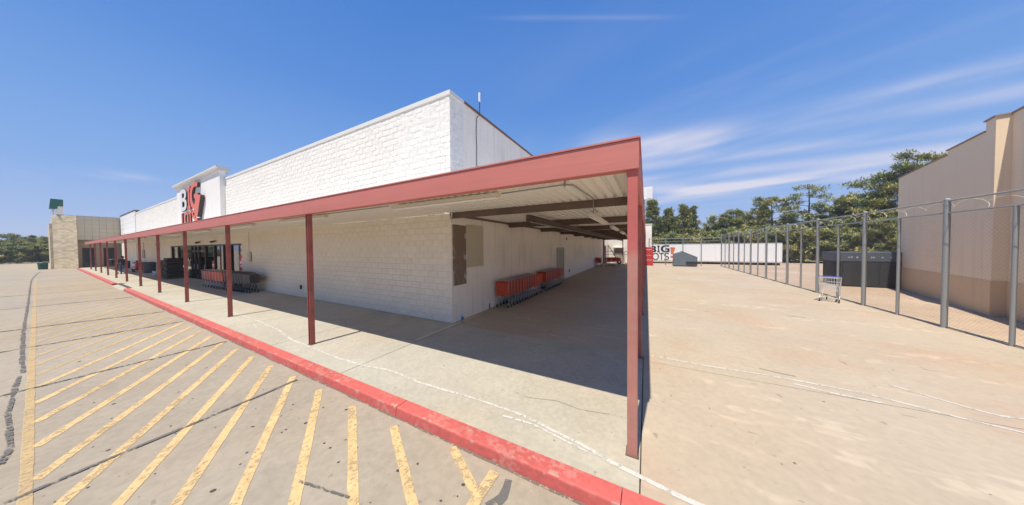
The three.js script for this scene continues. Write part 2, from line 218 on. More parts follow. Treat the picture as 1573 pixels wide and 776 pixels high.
// ---------------------------------------------------------------- walk, slab and kerb
const walk = setting('sidewalk', bx(-68.6, 7.6, -0.06, 0.085, -36.3, -2.64), mSoil, 'raised concrete walk under the red canopy and beside the store');
{
  const xe = [-0.05, -5.08, -8.1, -11.1, -14.1, -17.1, -20.1, -23.1, -26.1, -28.4, -33.2, -36.2, -39.2, -42.2, -45.2, -48.2, -51.2, -54.2, -57.2, -60.2, -63.2, -66.2, -68.6], gp = 0.007;
  for (let i = 0; i + 1 < xe.length; i++) { const ramp = i === 9; mesh('concrete_panel', sheet(xe[i + 1] + gp, xe[i] - gp, -5.99, ramp ? -3.05 : -2.625, 0.13, 0.8, 0.045), mWalk, walk); }
  mesh('concrete_panel', sheet(-0.05 + gp, 7.6, -5.78 + gp, -2.625, 0.13, 0.8, 0.045), mSlab, walk);
  mesh('concrete_panel', sheet(-5.3, 7.6, -36.3, -5.992, 0.13, 0.9, 0.045), mSlab, walk); mesh('concrete_panel', sheet(-0.05 + gp, 7.6, -5.992 + 0.002, -5.78 - gp, 0.13, 0.8, 0.045), mSlab, walk);
  // the dropped kerb: a slope down to the lot
  const g = new THREE.BufferGeometry(); g.setAttribute('position', new THREE.Float32BufferAttribute([-33.19, 0.13, -3.05, -33.19, 0.006, -2.36, -28.41, 0.006, -2.36, -33.19, 0.13, -3.05, -28.41, 0.006, -2.36, -28.41, 0.13, -3.05], 3));
  mesh('dropped_kerb', uvm(g), M(1, 1, 1, 0.9, { map: tWalk }), walk);
  const sh = new THREE.Shape(); sh.moveTo(0, 0); sh.lineTo(0.205, 0); sh.lineTo(0.192, 0.112); sh.quadraticCurveTo(0.188, 0.136, 0.165, 0.137); sh.lineTo(0, 0.137); sh.closePath();
  const kerb = (x0, x1) => { const L = Math.abs(x1 - x0) - 0.008; const gg = new THREE.ExtrudeGeometry(sh, { depth: L, bevelEnabled: false, curveSegments: 4 }).rotateY(-Math.PI / 2).translate(Math.max(x0, x1) - 0.004, -0.001, -2.62); return uvm(gg.scale(1, 1, 1)); };
  const kx = [9, 5.9, 2.85, -0.2, -3.25, -6.3, -9.35, -12.4, -15.45, -18.5, -21.55, -24.6, -28.3]; const kb = [];
  for (let i = 0; i + 1 < kx.length; i++) kb.push(kerb(kx[i], kx[i + 1]));
  for (let x = -33.4; x > -66; x -= 3.3) kb.push(kerb(x, x - 3.3));
  const k = setting('kerb', bx(-28.3, 9, -0.03, 0.09, -2.6, -2.48), M(0.12, 0.03, 0.03), 'red painted concrete kerb along the store walk');
  for (const q of kb) mesh('kerb_stone', q, mRed, k);
  // pale sealed cracks
  const crack = (p, w, s) => mesh('sealed_crack', ribbon(p, w, 0.1345, s, 0.5, 16), mSealer, walk);
  crack([[-14.6, -3.4], [-13.06, -3.35], [-11.6, -3.36], [-10.32, -3.27], [-9.55, -3.24], [-8.2, -3.05], [-6.92, -3.0], [-5.8, -2.98], [-4.95, -3.02], [-4.31, -3.12], [-3.4, -3.08], [-2.46, -3.13], [-1.87, -3.14], [-1.55, -3.13], [-1.04, -3.04], [-0.61, -2.95], [-0.19, -2.85], [0.1, -2.8], [0.43, -2.76], [0.8, -2.74]], 0.05, 61);
  crack([[-1.76, -2.99], [-1.31, -3.02], [-0.84, -2.94], [-0.57, -2.9]], 0.035, 62); crack([[-11.6, -3.1], [-10.9, -3.12], [-10.4, -3.05]], 0.03, 63);
  crack([[0.1, -6.12], [1.18, -6.08], [2.11, -6.12], [3.04, -6.04], [3.8, -5.75], [4.4, -5.6]], 0.05, 64); crack([[2.2, -5.95], [2.7, -5.82], [3.1, -5.8]], 0.06, 65); crack([[3.6, -6.6], [4.2, -6.1], [4.6, -6.2]], 0.05, 66);
  const mHair = M(0.27, 0.24, 0.19, 0.9, { alphaMap: aTar, transparent: true });
  const hair = (p, w, s) => mesh('hairline_crack', ribbon(p, w, 0.134, s, 0.6, 16), mHair, walk);
  { const r = rng(15), crk = (x, z, a, L, sd) => { const p = [[x, z]]; for (let i = 0; i < 6; i++) { a += (r() - 0.5) * 0.9; x += Math.cos(a) * L / 6; z += Math.sin(a) * L / 6; p.push([x, z]); } hair(p, 0.007 + r() * 0.006, sd); };
    for (const [x, z, a, L] of [[-3.2, -7.6, 0.4, 2], [-10, -4.2, 0.2, 1.6]]) crk(x, z, a, L, Math.round(200 + x * 7 - z));
    const g = []; for (let i = 0; i < 260; i++) { const x = -14 + r() * 21, z = -2.75 - r() * r() * 16, q = 0.004 + 0.012 * r() * r(); if (x < -5.2 && z < -5.8) continue; g.push(new THREE.CircleGeometry(q, 6).rotateX(-Math.PI / 2).scale(1, 1, 0.5 + r()).rotateY(r() * 6).translate(x, 0.1338, z).toNonIndexed()); }
    const sp = mesh('grit_spots', g, M(0.17, 0.14, 0.11, 0.9), walk); sp.userData.kind = 'stuff'; }
  hair([[-0.45, -3.7], [-0.85, -3.62], [-1.2, -3.66], [-1.6, -3.55], [-1.9, -3.58]], 0.012, 71); hair([[1.9, -6.4], [2.2, -6.32], [2.35, -6.3]], 0.03, 72); hair([[-4.4, -5.62], [-3.2, -5.7], [-2.4, -5.6], [-1.5, -5.7]], 0.016, 73); hair([[1.6, -11.2], [1.95, -11.1]], 0.04, 74); hair([[4.1, -11.6], [4.5, -11.5]], 0.05, 75);
}

// ---------------------------------------------------------------- store
const store = thing('store_building', 'long white painted block store with raised sign panel and glass front', 'building');
{
  // plain wall bodies behind the blocks
  const SX0 = -40.4, SX1 = -22.5, SY = 2.86;
  const core = (x0, x1, y0, y1) => bx(x0, x1, y0, y1, -6.4, -6.035);
  mesh('wall', [core(-69.9, SX0, 0, 7.1), core(SX0, SX1, SY, 7.1), core(SX1, -5.335, 0, 7.1)], mMortar, store);
  mesh('wall', bx(-5.62, -5.3, 0, 7.2, -36.4, -6.62), mWall, store);
  mesh('wall', bx(-5.6, -5.3, 0, 3.53, -6.619, -6.036), mWall, store);
  mesh('wall', bx(-5.6, -5.335, 3.53, 7.1, -6.619, -6.4), mMortar, store);
  mesh('roof', bx(-69.9, -5.63, 6.5, 6.7, -44, -6.41), M(0.4, 0.4, 0.38), store); mesh('wall', bx(-69.9, -5.64, 0, 6.9, -44.3, -44), mWall, store);
  // split-face blocks
  function blockGeo(seed, relief, nx, ny, w = 0.395, h = 0.195) {
    const r = rng(seed), pos = [], G = []; const tx = (r() - 0.5) * relief * 1.2, ty = (r() - 0.5) * relief * 1.2;
    for (let j = 0; j <= ny; j++) { G.push([]); for (let i = 0; i <= nx; i++) { const e = i === 0 || j === 0 || i === nx || j === ny; const u = i / nx - 0.5, v = j / ny - 0.5; const jx = e ? 0 : (r() - 0.5) * 0.6 * w / nx, jy = e ? 0 : (r() - 0.5) * 0.6 * h / ny; G[j].push([u * w + jx, v * h + jy, (e ? relief * (0.1 + 0.5 * r()) : relief * (0.2 + 0.8 * r())) + tx * u + ty * v]); } }
    const tri = (a, b, c) => pos.push(...a, ...b, ...c), back = p => [p[0], p[1], -0.045];
    for (let j = 0; j < ny; j++) for (let i = 0; i < nx; i++) { const a = G[j][i], b = G[j][i + 1], c = G[j + 1][i + 1], d = G[j + 1][i]; if ((i + j) % 2) { tri(a, b, c); tri(a, c, d); } else { tri(a, b, d); tri(b, c, d); } }
    const quad = (a, b) => { tri(a, back(a), b); tri(b, back(a), back(b)); };
    for (let i = 0; i < nx; i++) { quad(G[0][i], G[0][i + 1]); quad(G[ny][i + 1], G[ny][i]); }
    quad(G[ny][0], G[0][0]); quad(G[0][nx], G[ny][nx]);
    const g = new THREE.BufferGeometry(); g.setAttribute('position', new THREE.Float32BufferAttribute(pos, 3)); g.computeVertexNormals();
    const uv = []; for (let i = 0; i < pos.length; i += 3) uv.push(pos[i] + seed * 0.37, pos[i + 1] + seed * 0.21); g.setAttribute('uv', new THREE.Float32BufferAttribute(uv, 2)); return g;
  }
  const rough = [1, 2, 3, 4, 5, 6].map(s => blockGeo(s, 0.011, 4, 3)), smooth = [11, 12, 13, 14].map(s => blockGeo(s, 0.003, 3, 2)), roughH = [21, 22, 23].map(s => blockGeo(s, 0.011, 2, 3, 0.195)), smoothH = [31, 32].map(s => blockGeo(s, 0.003, 2, 2, 0.195));
  const mLowShade = [0, 1, 2, 3].map(i => M(0.83 + 0.012 * i, 0.745 + 0.011 * i, 0.615 + 0.01 * i, 0.92, { map: tSplit, ...bump(bumpFine, 0.004) }));  // same paint as the upper blocks, canopy shade and warm bounce tinted in
  const r = rng(99), list = [];
  const ok = (x, y) => !(x > SX0 - 0.1 && x < SX1 + 0.1 && y < SY + 0.1) && !(x > -35.7 && x < -24.95 && y > 3.3);
  for (let row = 0; row < 35; row++) {
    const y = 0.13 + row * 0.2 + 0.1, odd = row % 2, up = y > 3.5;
    for (let c = 0; c < 131; c++) {
      const x = -5.3 - (c + 0.5) * 0.4 - (odd ? 0.2 : 0);
      if (x < -57.8 || !ok(x, y)) continue; list.push([x, y, -6, 0, up, 0]);
    }
    if (odd) list.push([-5.4, y, -6, 0, up, 1]);
    if (up) { const zs = odd ? [[-6.22, 0], [-6.52, 1]] : [[-6.12, 1], [-6.42, 0]]; for (const [z, hf] of zs) list.push([-5.3, y, z, 1, true, hf]); }
  }
  const depth = b => Math.hypot(b[0], b[1] - 2.48, b[2]); list.sort((a, b) => depth(a) - depth(b));
  const near = list.slice(0, 300), rest = list.slice(300), vi = () => Math.floor(r() * 1e6);
  for (const [x, y, z, side, up, hf] of near) { const set = hf ? (up ? roughH : smoothH) : (up ? rough : smooth); const m = mesh('block', set[vi() % set.length], (up ? mSplit : mLowShade)[vi() % 4], store); m.position.set(x, y, z); if (side) m.rotation.y = Math.PI / 2; else if (r() < 0.5 && up) m.rotation.z = Math.PI; }
  const sets = new Map(); for (const b of rest) { const set = b[5] ? (b[4] ? roughH : smoothH) : (b[4] ? rough : smooth), g = set[vi() % set.length]; if (!sets.has(g)) sets.set(g, []); sets.get(g).push(b); }
  for (const [g, l] of sets) { const im = new THREE.InstancedMesh(g, (l[0][4] ? mSplit : mLowShade)[1], l.length); im.name = 'block_courses'; im.userData.kind = 'stuff'; im.castShadow = im.receiveShadow = true; const mt = new THREE.Matrix4(), col = new THREE.Color(); l.forEach((b, i) => { mt.makeRotationY(b[3] ? Math.PI / 2 : 0).setPosition(b[0], b[1], b[2]); im.setMatrixAt(i, mt); const k = 0.93 + 0.03 * r() + 0.09 * fbm((b[0] + 80) / 160, b[1] / 160, 150, 150, 3, 55); im.setColorAt(i, col.setRGB(k, k * 0.997, k * 0.985)); }); store.add(im); }
  // copings
  mesh('coping', [rb(-58, -35.8, 7.13, 7.27, -6.3, -5.965, 0.012), rb(-24.85, -5.262, 7.13, 7.27, -6.3, -5.965, 0.012), rb(-5.6, -5.262, 7.132, 7.268, -6.66, -6.301, 0.012)], mCoping, store);
  mesh('coping', rb(-5.66, -5.24, 7.2, 7.262, -36.4, -6.661, 0.008), mRust, store);
  // metal clad stretch near the neighbour
  for (let k = 0; k < 6; k++) mesh('cladding_panel', rb(-69.9, -58.02, 3.6 + k * 0.66, 4.245 + k * 0.66, -6.03, -5.95, 0.008), mWhite, store);
  mesh('coping', rb(-69.9, -57.95, 7.57, 7.68, -6.3, -5.9, 0.01), mRust, store); mesh('wall', bx(-69.9, -58.02, 0.13, 3.59, -6.034, -5.97), mWall, store);
  // sign panel with cornice
  const panel = mesh('sign_panel', bx(-35.8, -24.88, 3.5, 7.66, -6.034, -5.75), M(0.8, 0.775, 0.73, 0.85, { map: tStucco }), store);
  const cs = new THREE.Shape(); cs.moveTo(0, 0); cs.lineTo(0.05, 0); cs.lineTo(0.07, 0.06); cs.quadraticCurveTo(0.08, 0.17, 0.2, 0.2); cs.lineTo(0.2, 0.3); cs.lineTo(0, 0.3); cs.closePath();
  mesh('cornice', [uvm(new THREE.ExtrudeGeometry(cs, { depth: 11.3, bevelEnabled: false }).rotateY(-Math.PI / 2).translate(-24.69, 7.66, -5.75)), bx(-35.98, -24.7, 7.661, 7.96, -6.2, -5.751)], M(0.66, 0.63, 0.58, 0.8), panel);
  // glass front
  const fr = mesh('storefront', [bx(SX0, SX1, 2.76, 2.86, -6.2, -6.08), bx(SX0, SX1, 0.13, 0.24, -6.2, -6.08)], mBronze, store);
  const xs = [-40.4, -38.1, -35.95, -33.9, -32.9, -31.85, -30.1, -28.0, -26.05, -24.6, -22.5];
  xs.forEach((x, i) => mesh('mullion', bx(x - 0.06, x + 0.06, 0.24, 2.76, -6.21, -6.07), mBronze, fr));
  for (let i = 0; i + 1 < xs.length; i++) {
    const a = xs[i] + 0.06, b = xs[i + 1] - 0.06, door = i >= 3 && i <= 5;
    if (door) { const d = mesh('door', [bx(a, a + 0.07, 0.25, 2.3, -6.17, -6.11), bx(b - 0.07, b, 0.25, 2.3, -6.17, -6.11), bx(a, b, 2.301, 2.42, -6.17, -6.11), bx(a + 0.07, b - 0.07, 0.25, 0.4, -6.17, -6.11)], mBronze, store); mesh('handle', path([[b - 0.14, 0.9, -6.06], [b - 0.14, 1.3, -6.06]], 0.018), mSteel, d); }
    mesh('pane', bx(a, b, 0.24, 2.76, -6.145, -6.137), mGlass, fr);
  }
  // dim shop interior
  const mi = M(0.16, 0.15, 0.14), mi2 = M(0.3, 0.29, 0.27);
  mesh('interior', [bx(-44, -19, 0.0, 0.12, -14, -6.42), bx(-44, -19, 3.2, 3.35, -14, -6.42), bx(-44, -19, 0.12, 3.2, -14.2, -14), bx(-44.2, -44, 0.12, 3.2, -14, -6.42), bx(-19, -18.8, 0.12, 3.2, -14, -6.42)], mi, store);
  for (let i = 0; i < 7; i++) mesh('shelf_unit', rb(-39 + i * 2.4, -38.2 + i * 2.4, 0.13, 1.7, -13, -8.5, 0.02), mi2, store);
  // side door, bare patch, board
  const dr = mesh('door', [rb(-5.3, -5.262, 0.14, 2.32, -17.05, -16.36, 0.006), rb(-5.3, -5.262, 0.14, 2.32, -17.78, -17.07, 0.006)], M(0.36, 0.36, 0.33, 0.6), store); mesh('handle', path([[-5.25, 1.05, -16.98], [-5.22, 1.05, -16.98], [-5.22, 1.05, -16.86]], 0.012), mSteel, dr);
  mesh('door_frame', [bx(-5.298, -5.24, 0.131, 2.42, -16.36, -16.28), bx(-5.298, -5.24, 0.131, 2.42, -17.86, -17.78), bx(-5.298, -5.24, 2.33, 2.42, -17.78, -16.36)], M(0.42, 0.4, 0.36, 0.6), store);
  const tPatch = tex(256, 512, 0.7, 2, (u, v) => { const k = 1 + (fbm(u, v, 30, 80, 3, 961) - 0.5) * 0.5, c = Math.exp(-((u - 0.45) ** 2) * 30) * ss(0.55, 0.68, fbm(u, v, 6, 12, 4, 971)); return [mix(0.235 * k, 0.5, c), mix(0.17 * k, 0.46, c), mix(0.125 * k, 0.42, c)]; });
  mesh('bare_patch', bx(-5.299, -5.292, 1.28, 3.2, -6.70, -6.04), M(1, 1, 1, 0.95, { map: tPatch, ...bump(bumpFine, 0.008) }), store);
  mesh('cover_board', rb(-5.299, -5.262, 1.81, 3.24, -7.66, -6.72, 0.004), M(0.56, 0.5, 0.36, 0.8, { map: tStucco }), store);
}
// ---------------------------------------------------------------- store lettering
{
  const font = await new FontLoader().loadAsync('fonts/droid/droid_sans_bold.typeface.json');
  const sign = thing('store_sign', 'orange raised channel letters on the white panel above the canopy', 'sign', [0, 0, -5.75]);
  const mF = M(0.72, 0.155, 0.09, 0.5), mS = M(0.035, 0.03, 0.03, 0.6), mB = M(0.68, 0.68, 0.66, 0.6);
  const shapeBox = g => { g.computeBoundingBox(); return g.boundingBox; };
  function letter(ch, x0, x1, y0, y1, face, depth = 0.08, shear = 0, name = 'letter') {
    let g = new TextGeometry(ch, { font, size: 1, depth: 1, curveSegments: 5, bevelEnabled: false }); let b = shapeBox(g);
    g.translate(-b.min.x, -b.min.y, 0); const sx = (x1 - x0) / (b.max.x - b.min.x), sy = (y1 - y0) / (b.max.y - b.min.y); g.scale(sx, sy, depth);
    if (shear) g.applyMatrix4(new THREE.Matrix4().makeShear(0, 0, shear, 0, 0, 0));
    g.translate(x0, y0, 0.03);
    const m = mesh(name, g, [face, mS], sign); m.userData.label = 'letter ' + (ch === '!' ? 'exclamation mark' : ch); return m;
  }
  const k = 1.036, X = x => x * k, Y = y => (y - 2.48) * k + 2.48;
  const bl = letter('B', X(-32.8), X(-31.1), Y(5.52), Y(7.2), mB, 0.09); bl.userData.label = 'letter B with a white face';
  letter('I', X(-30.95), X(-30.15), Y(5.55), Y(7.25), mF); letter('G', X(-29.95), X(-27.95), Y(5.45), Y(7.35), mF, 0.13);
  letter('L', X(-32.85), X(-32.05), Y(4.35), Y(5.38), mF, 0.06); letter('O', X(-32.0), X(-30.9), Y(4.33), Y(5.42), mF, 0.06); letter('T', X(-30.85), X(-30.0), Y(4.35), Y(5.4), mF, 0.06); letter('S', X(-29.95), X(-29.05), Y(4.33), Y(5.42), mF, 0.06);
  const ex = new THREE.Shape(); ex.moveTo(X(-28.55), Y(4.85)); ex.lineTo(X(-27.85), Y(4.8)); ex.lineTo(X(-26.95), Y(6.25)); ex.lineTo(X(-28.15), Y(6.4)); ex.closePath();
  const ex2 = new THREE.Shape(); ex2.moveTo(X(-28.6), Y(4.3)); ex2.lineTo(X(-27.95), Y(4.3)); ex2.lineTo(X(-27.85), Y(4.72)); ex2.lineTo(X(-28.5), Y(4.75)); ex2.closePath();
  const eg = new THREE.ExtrudeGeometry([ex, ex2], { depth: 0.2, bevelEnabled: false }); eg.translate(0, 0, 0.04); mesh('letter', eg, [mF, mS], sign).userData.label = 'slanted exclamation mark';
}

// ---------------------------------------------------------------- canopy
const CX = -0.07, CZ = -3.03, CL = -67.6, CB = -35.9;
const canopy = thing('walkway_canopy', 'red steel canopy with corrugated deck wrapping the store front and side', 'canopy');
{
  const fas = (x0, x1, z0, z1, name = 'fascia') => mesh(name, rb(x0, x1, 3.31, 3.63, z0, z1, 0.008), mFascia, canopy);
  for (let x = CX, k = 0; x > CL + 0.1; k++) { const e = Math.max(CL, x - (k ? 6.1 : 7.2)); fas(e + 0.003, x, CZ - 0.05, CZ); x = e; }
  for (let z = CZ - 0.051; z > CB + 0.1;) { const e = Math.max(CB, z - 6.1); fas(CX - 0.05, CX - 0.001, e + 0.003, z); z = e; }
  mesh('drip_edge', [bx(CL, CX - 0.06, 3.315, 3.332, CZ - 0.14, CZ - 0.051), bx(CL, CX + 0.012, 3.631, 3.65, CZ - 0.1, CZ + 0.012), bx(CX - 0.14, CX - 0.052, 3.315, 3.332, CB, CZ - 0.141), bx(CX - 0.1, CX + 0.012, 3.631, 3.65, CB, CZ - 0.101)], mFascia, canopy);
  // corrugated deck, ribs running from front to back
  function deck(x0, x1, z0, z1, y) {
    const pitch = 0.19, pos = [], n = Math.floor((x1 - x0) / pitch), prof = [];
    for (let i = 0; i < n; i++) { const x = x0 + i * pitch; prof.push([x, y], [x + 0.1, y], [x + 0.118, y + 0.072], [x + 0.172, y + 0.072]); } prof.push([x1, y]);
    for (let i = 0; i + 1 < prof.length; i++) { const [a, p] = prof[i], [b, q] = prof[i + 1]; pos.push(a, p, z0, b, q, z0, a, p, z1, b, q, z0, b, q, z1, a, p, z1); }
    const g = new THREE.BufferGeometry(); g.setAttribute('position', new THREE.Float32BufferAttribute(pos, 3)); return uvm(g);
  }
  mesh('deck', deck(CL, -5.3, CZ - 0.055, -5.97, 3.532), mDeck, canopy); mesh('deck', deck(-5.29, CX - 0.06, CZ - 0.055, CB, 3.532), mDeck, canopy);
  mesh('roof_cover', [bx(CL, -5.3, 3.606, 3.622, -5.96, CZ - 0.051), bx(-5.295, CX - 0.052, 3.606, 3.622, CB, CZ - 0.051)], M(0.72, 0.7, 0.66, 0.7), canopy);
  // beams across the side wing, and one along it
  const ib = (x0, x1, y0, y1, z) => [bx(x0, x1, y0, y0 + 0.012, z - 0.05, z + 0.05), bx(x0, x1, y1 - 0.012, y1, z - 0.05, z + 0.05), bx(x0, x1, y0 + 0.012, y1 - 0.012, z - 0.005, z + 0.005)];
  const chan = (x0, x1, y0, y1, z) => [bx(x0, x1, y0, y1, z + 0.03, z + 0.04), bx(x0, x1, y0, y0 + 0.012, z - 0.05, z + 0.03), bx(x0, x1, y1 - 0.012, y1, z - 0.05, z + 0.03)];
  for (let k = 0; k < 9; k++) mesh('beam', chan(-5.26, CX - 0.06, k ? 3.32 : 3.36, 3.53, -5.93 - k * 3.72), mBeam, canopy);
  mesh('beam', [bx(-2.75, -2.735, 3.14, 3.315, -35.7, -5.95), bx(-2.735, -2.66, 3.14, 3.152, -35.7, -5.95), bx(-2.735, -2.66, 3.303, 3.315, -35.7, -5.95)], mBeam, canopy);
  mesh('ledger', bx(-5.298, -5.262, 3.45, 3.535, -35.8, -6.0), M(0.2, 0.14, 0.11, 0.8), canopy);
  // posts
  const hsec = (w = 0.1, t = 0.014) => [bx(-w / 2, w / 2, 0, 3.18, w / 2 - t, w / 2), bx(-w / 2, w / 2, 0, 3.18, -w / 2, -w / 2 + t), bx(-t / 2, t / 2, 0, 3.18, -w / 2 + t, w / 2 - t)];
  const hg = mg(hsec()).rotateY(Math.PI / 2), tg = uvm(new RoundedBoxGeometry(0.105, 3.18, 0.105, 1, 0.008).translate(0, 1.59, 0)), plate = mg([bx(-0.068, 0.068, 0, 0.01, -0.068, 0.068), ...[-1, 1].map(s => seg([s * 0.06, 0.008, s * 0.06], [s * 0.06, 0.024, s * 0.06], 0.008))]);
  const px = [-7.26]; for (let k = 0; k < 10; k++) px.push(-12.86 - k * 5.45);
  const post = (x, z, g, label) => { const p = mesh('post', g, mPost, canopy); p.position.set(x, 0.132, z); if (label) p.userData.label = label; const b = mesh('base_plate', plate, mRust, p); b.position.y = 0.001; };
  const tWornPost = tex(128, 1024, 0.8, 3.3, (u, v) => { const y = v * 3.3, n = fbm(u, v, 6, 16, 4, 987), w = ss(2.42, 2.28, y + (n - 0.5) * 0.5) * (0.75 + 0.25 * ss(0.35, 0.6, fbm(u, v, 12, 40, 3, 991))), k = 1 + (n - 0.5) * 0.3; return [mix(0.50, 0.46, w) * k, mix(0.125, 0.215, w) * k, mix(0.105, 0.165, w) * k]; });
  post(-0.135, -3.115, tg, 'square corner post with worn lower half'); canopy.children.at(-1).material = M(1, 1, 1, 0.65, { map: tWornPost }); for (const x of px) post(x, -3.12, hg);
  for (let k = 0; k < 9; k++) post(-0.135, -5.93 - k * 3.72 + (k === 8 ? 0.1 : 0), tg); post(-2.7, -35.6, tg); post(-5.0, -35.6, tg);
}
// strip lights and conduit under the canopy
{
  const mHouse = M(0.68, 0.62, 0.53, 0.6), mTube = M(0.85, 0.85, 0.82, 0.35);
  function strip(L, label) { const t = thing('strip_light', label, 'light fixture', [0, 0, 0], 0, 'strip lights under the canopy'); mesh('housing', rb(-L / 2, L / 2, -0.01, 0.06, -0.065, 0.065, 0.01), mHouse, t); for (const s of [-1, 1]) { mesh('tube', seg([-L / 2 + 0.05, -0.028, s * 0.035], [L / 2 - 0.05, -0.028, s * 0.035], 0.016, 8), mTube, t); mesh('hanger', seg([s * L * 0.38, 0.06, 0], [s * L * 0.38, 0.115, 0], 0.008), mRust, t); } return t; }
  const a = strip(3.0, 'long strip light under the canopy nearest the corner post'); a.position.set(-3.95, 3.445, -4.1);
  for (let k = 0; k < 9; k++) dup(a, [-10 - k * 5.45, 3.445, -4.1], 0, nth[k + 1] + ' strip light under the front canopy counted from the corner post');
  const b = strip(2.4, 'white strip light in the side wing just behind the first beam'); b.position.set(-1.15, 3.2, -7.35); b.rotation.y = Math.PI / 2;
  for (let k = 1; k < 6; k++) dup(b, [-1.15, 3.2, -7.35 - k * 3.9], Math.PI / 2, nth[k] + ' strip light beyond the nearest one along the side wing');
  for (const o of [b]) mesh('hanger', seg([-0.9, 0.06, 0], [-0.9, 0.35, 0], 0.008), mRust, o);
  tag(mesh('conduit', [path([[-2.4, 3.48, -4.1], [-1.2, 3.5, -4.1], [-1.08, 3.5, -4.2], [-1.0, 3.5, -5.7], [-1.05, 3.5, -5.86], [-1.05, 3.33, -5.86], [-1.05, 3.3, -6.4]], 0.013), seg([-1.19, 3.47, -4.1], [-1.19, 3.56, -4.1], 0.02)], mGalv), 'bent grey conduit on the canopy deck beside the corner light', 'conduit');
  tag(mesh('conduit', path([[-2.63, 3.12, -5.98], [-2.63, 3.12, -34]], 0.014), mGalv), 'long conduit running along the middle beam of the side wing', 'conduit');
  tag(mesh('conduit', path([[-5.6, 3.52, -4.1], [-9, 3.52, -4.1]], 0.012), mGalv), 'straight conduit between two front canopy lights left of the store corner', 'conduit');
  tag(mesh('drain_elbow', path([[-5.15, 3.56, -5.85], [-5.15, 3.42, -5.85], [-5.24, 3.34, -5.85]], 0.025, 8), M(0.6, 0.57, 0.5)), 'pale pipe elbow at the top of the store corner under the canopy', 'pipe');
}
// fittings on the store walls
{
  tag(mesh('electrical_outlet', rb(-14.9, -14.78, 0.53, 0.72, -6.0, -5.95, 0.008), mBlack), 'black outlet box low on the front block wall', 'outlet');
  const eb = thing('electrical_box', 'beige electrical box on the front wall right of the glass front', 'electrical box', [-20.95, 1.75, -5.97]); mesh('cover', rb(-0.16, 0.16, 0, 0.55, 0, 0.1, 0.015), M(0.6, 0.55, 0.42, 0.6), eb); mesh('conduit', seg([0, 0.55, 0.05], [0, 1.8, 0.05], 0.02), M(0.7, 0.67, 0.6), eb);
  const lamp = (x, l) => { const t = thing('wall_lamp', l, 'lamp', [x, 3.05, -5.97]); mesh('bracket', rb(-0.06, 0.06, -0.05, 0.1, 0, 0.06, 0.01), M(0.3, 0.27, 0.24), t); for (const s of [-1, 1]) mesh('lamp_head', seg([s * 0.12, 0.02, 0.08], [s * 0.18, -0.04, 0.2], 0.05, 8, 0.07), mBlack, t); };
  lamp(-30.8, 'small twin head lamp above the store doors'); lamp(-27.2, 'small twin head lamp above the windows right of the store doors'); lamp(-44.6, 'small twin head lamp on the plain wall left of the glass front');
  tag(mesh('electrical_outlet', rb(-5.3, -5.26, 0.5, 0.72, -19.4, -19.26, 0.006), mBlack), 'small black outlet on the side wall beyond the grey double door', 'outlet');
  tag(mesh('electrical_outlet', rb(-5.3, -5.25, 2.95, 3.15, -18.7, -18.6, 0.006), mBlack), 'small black box high on the side wall above the grey double door', 'outlet');
  tag(mesh('pipe_stub', path([[-5.27, 0.13, -8.05], [-5.27, 0.34, -8.05]], 0.014), mBlack), 'short black pipe stub at the foot of the side wall', 'pipe');
  const an = thing('antenna', 'slim white antenna on a bent bracket at the edge of the store roof', 'antenna', [-5.2, 7.0, -7.4]);
  mesh('bracket', path([[-0.06, 0.05, 0.05], [0.02, 0.12, 0.0], [0.02, 0.6, 0]], 0.015), mBlack, an); mesh('radome', new THREE.CapsuleGeometry(0.038, 0.26, 3, 10).translate(0.02, 0.73, 0), M(0.8, 0.8, 0.8, 0.4), an);
  mesh('cable', path([[0.0, 0.1, 0.02], [-0.06, 0.02, 0.06], [-0.085, -0.1, 0.05], [-0.085, -0.5, 0.07], [-0.085, -1.0, 0.045], [-0.085, -1.5, 0.06], [-0.085, -2.2, 0.05], [-0.085, -3.35, 0.06]], 0.011, 5), mBlack, an);
  const bo = thing('water_bottle', 'clear plastic water bottle with blue label at the foot of the store corner', 'bottle', [-5.12, 0.132, -6.25]);
  const bp = [[0, 0], [0.032, 0], [0.035, 0.01], [0.034, 0.06], [0.035, 0.13], [0.03, 0.165], [0.014, 0.195], [0.013, 0.21]].map(p => new THREE.Vector2(...p));
  mesh('bottle_body', new THREE.LatheGeometry(bp, 14), new THREE.MeshPhysicalMaterial({ color: 0xe6f2f5, roughness: 0.1, transmission: 0.9, thickness: 0, ior: 1.4 }), bo); mesh('bottle_label', new THREE.CylinderGeometry(0.0362, 0.0362, 0.06, 14, 1, true).translate(0, 0.095, 0), M(0.06, 0.2, 0.55, 0.4, { side: THREE.DoubleSide }), bo); mesh('cap', new THREE.CylinderGeometry(0.016, 0.016, 0.018, 12).translate(0, 0.215, 0), M(0.7, 0.75, 0.8, 0.4), bo);
  bo.scale.setScalar(1.25);
  const cv = document.createElement('canvas'); cv.width = 64; cv.height = 160; const c = cv.getContext('2d'); c.fillStyle = '#c8202a'; c.fillRect(0, 0, 64, 160); c.fillStyle = '#f0e8e6'; c.fillRect(8, 46, 48, 24); c.fillRect(10, 80, 44, 10); c.fillRect(18, 122, 28, 20);
  const pt = new THREE.CanvasTexture(cv); pt.colorSpace = THREE.SRGBColorSpace;
  const pst = (x, y, w, h, l) => { const g = new THREE.BoxGeometry(w, h, 0.006); const m = mesh('poster', g, M(1, 1, 1, 0.6, { map: pt })); m.position.set(x, y, -6.125); tag(m, l, 'poster'); };
  pst(-22.95, 1.45, 0.72, 1.3, 'tall red poster with white print in the rightmost store window'); pst(-28.45, 1.25, 0.6, 0.8, 'smaller red poster in the window just right of the store doors');
}
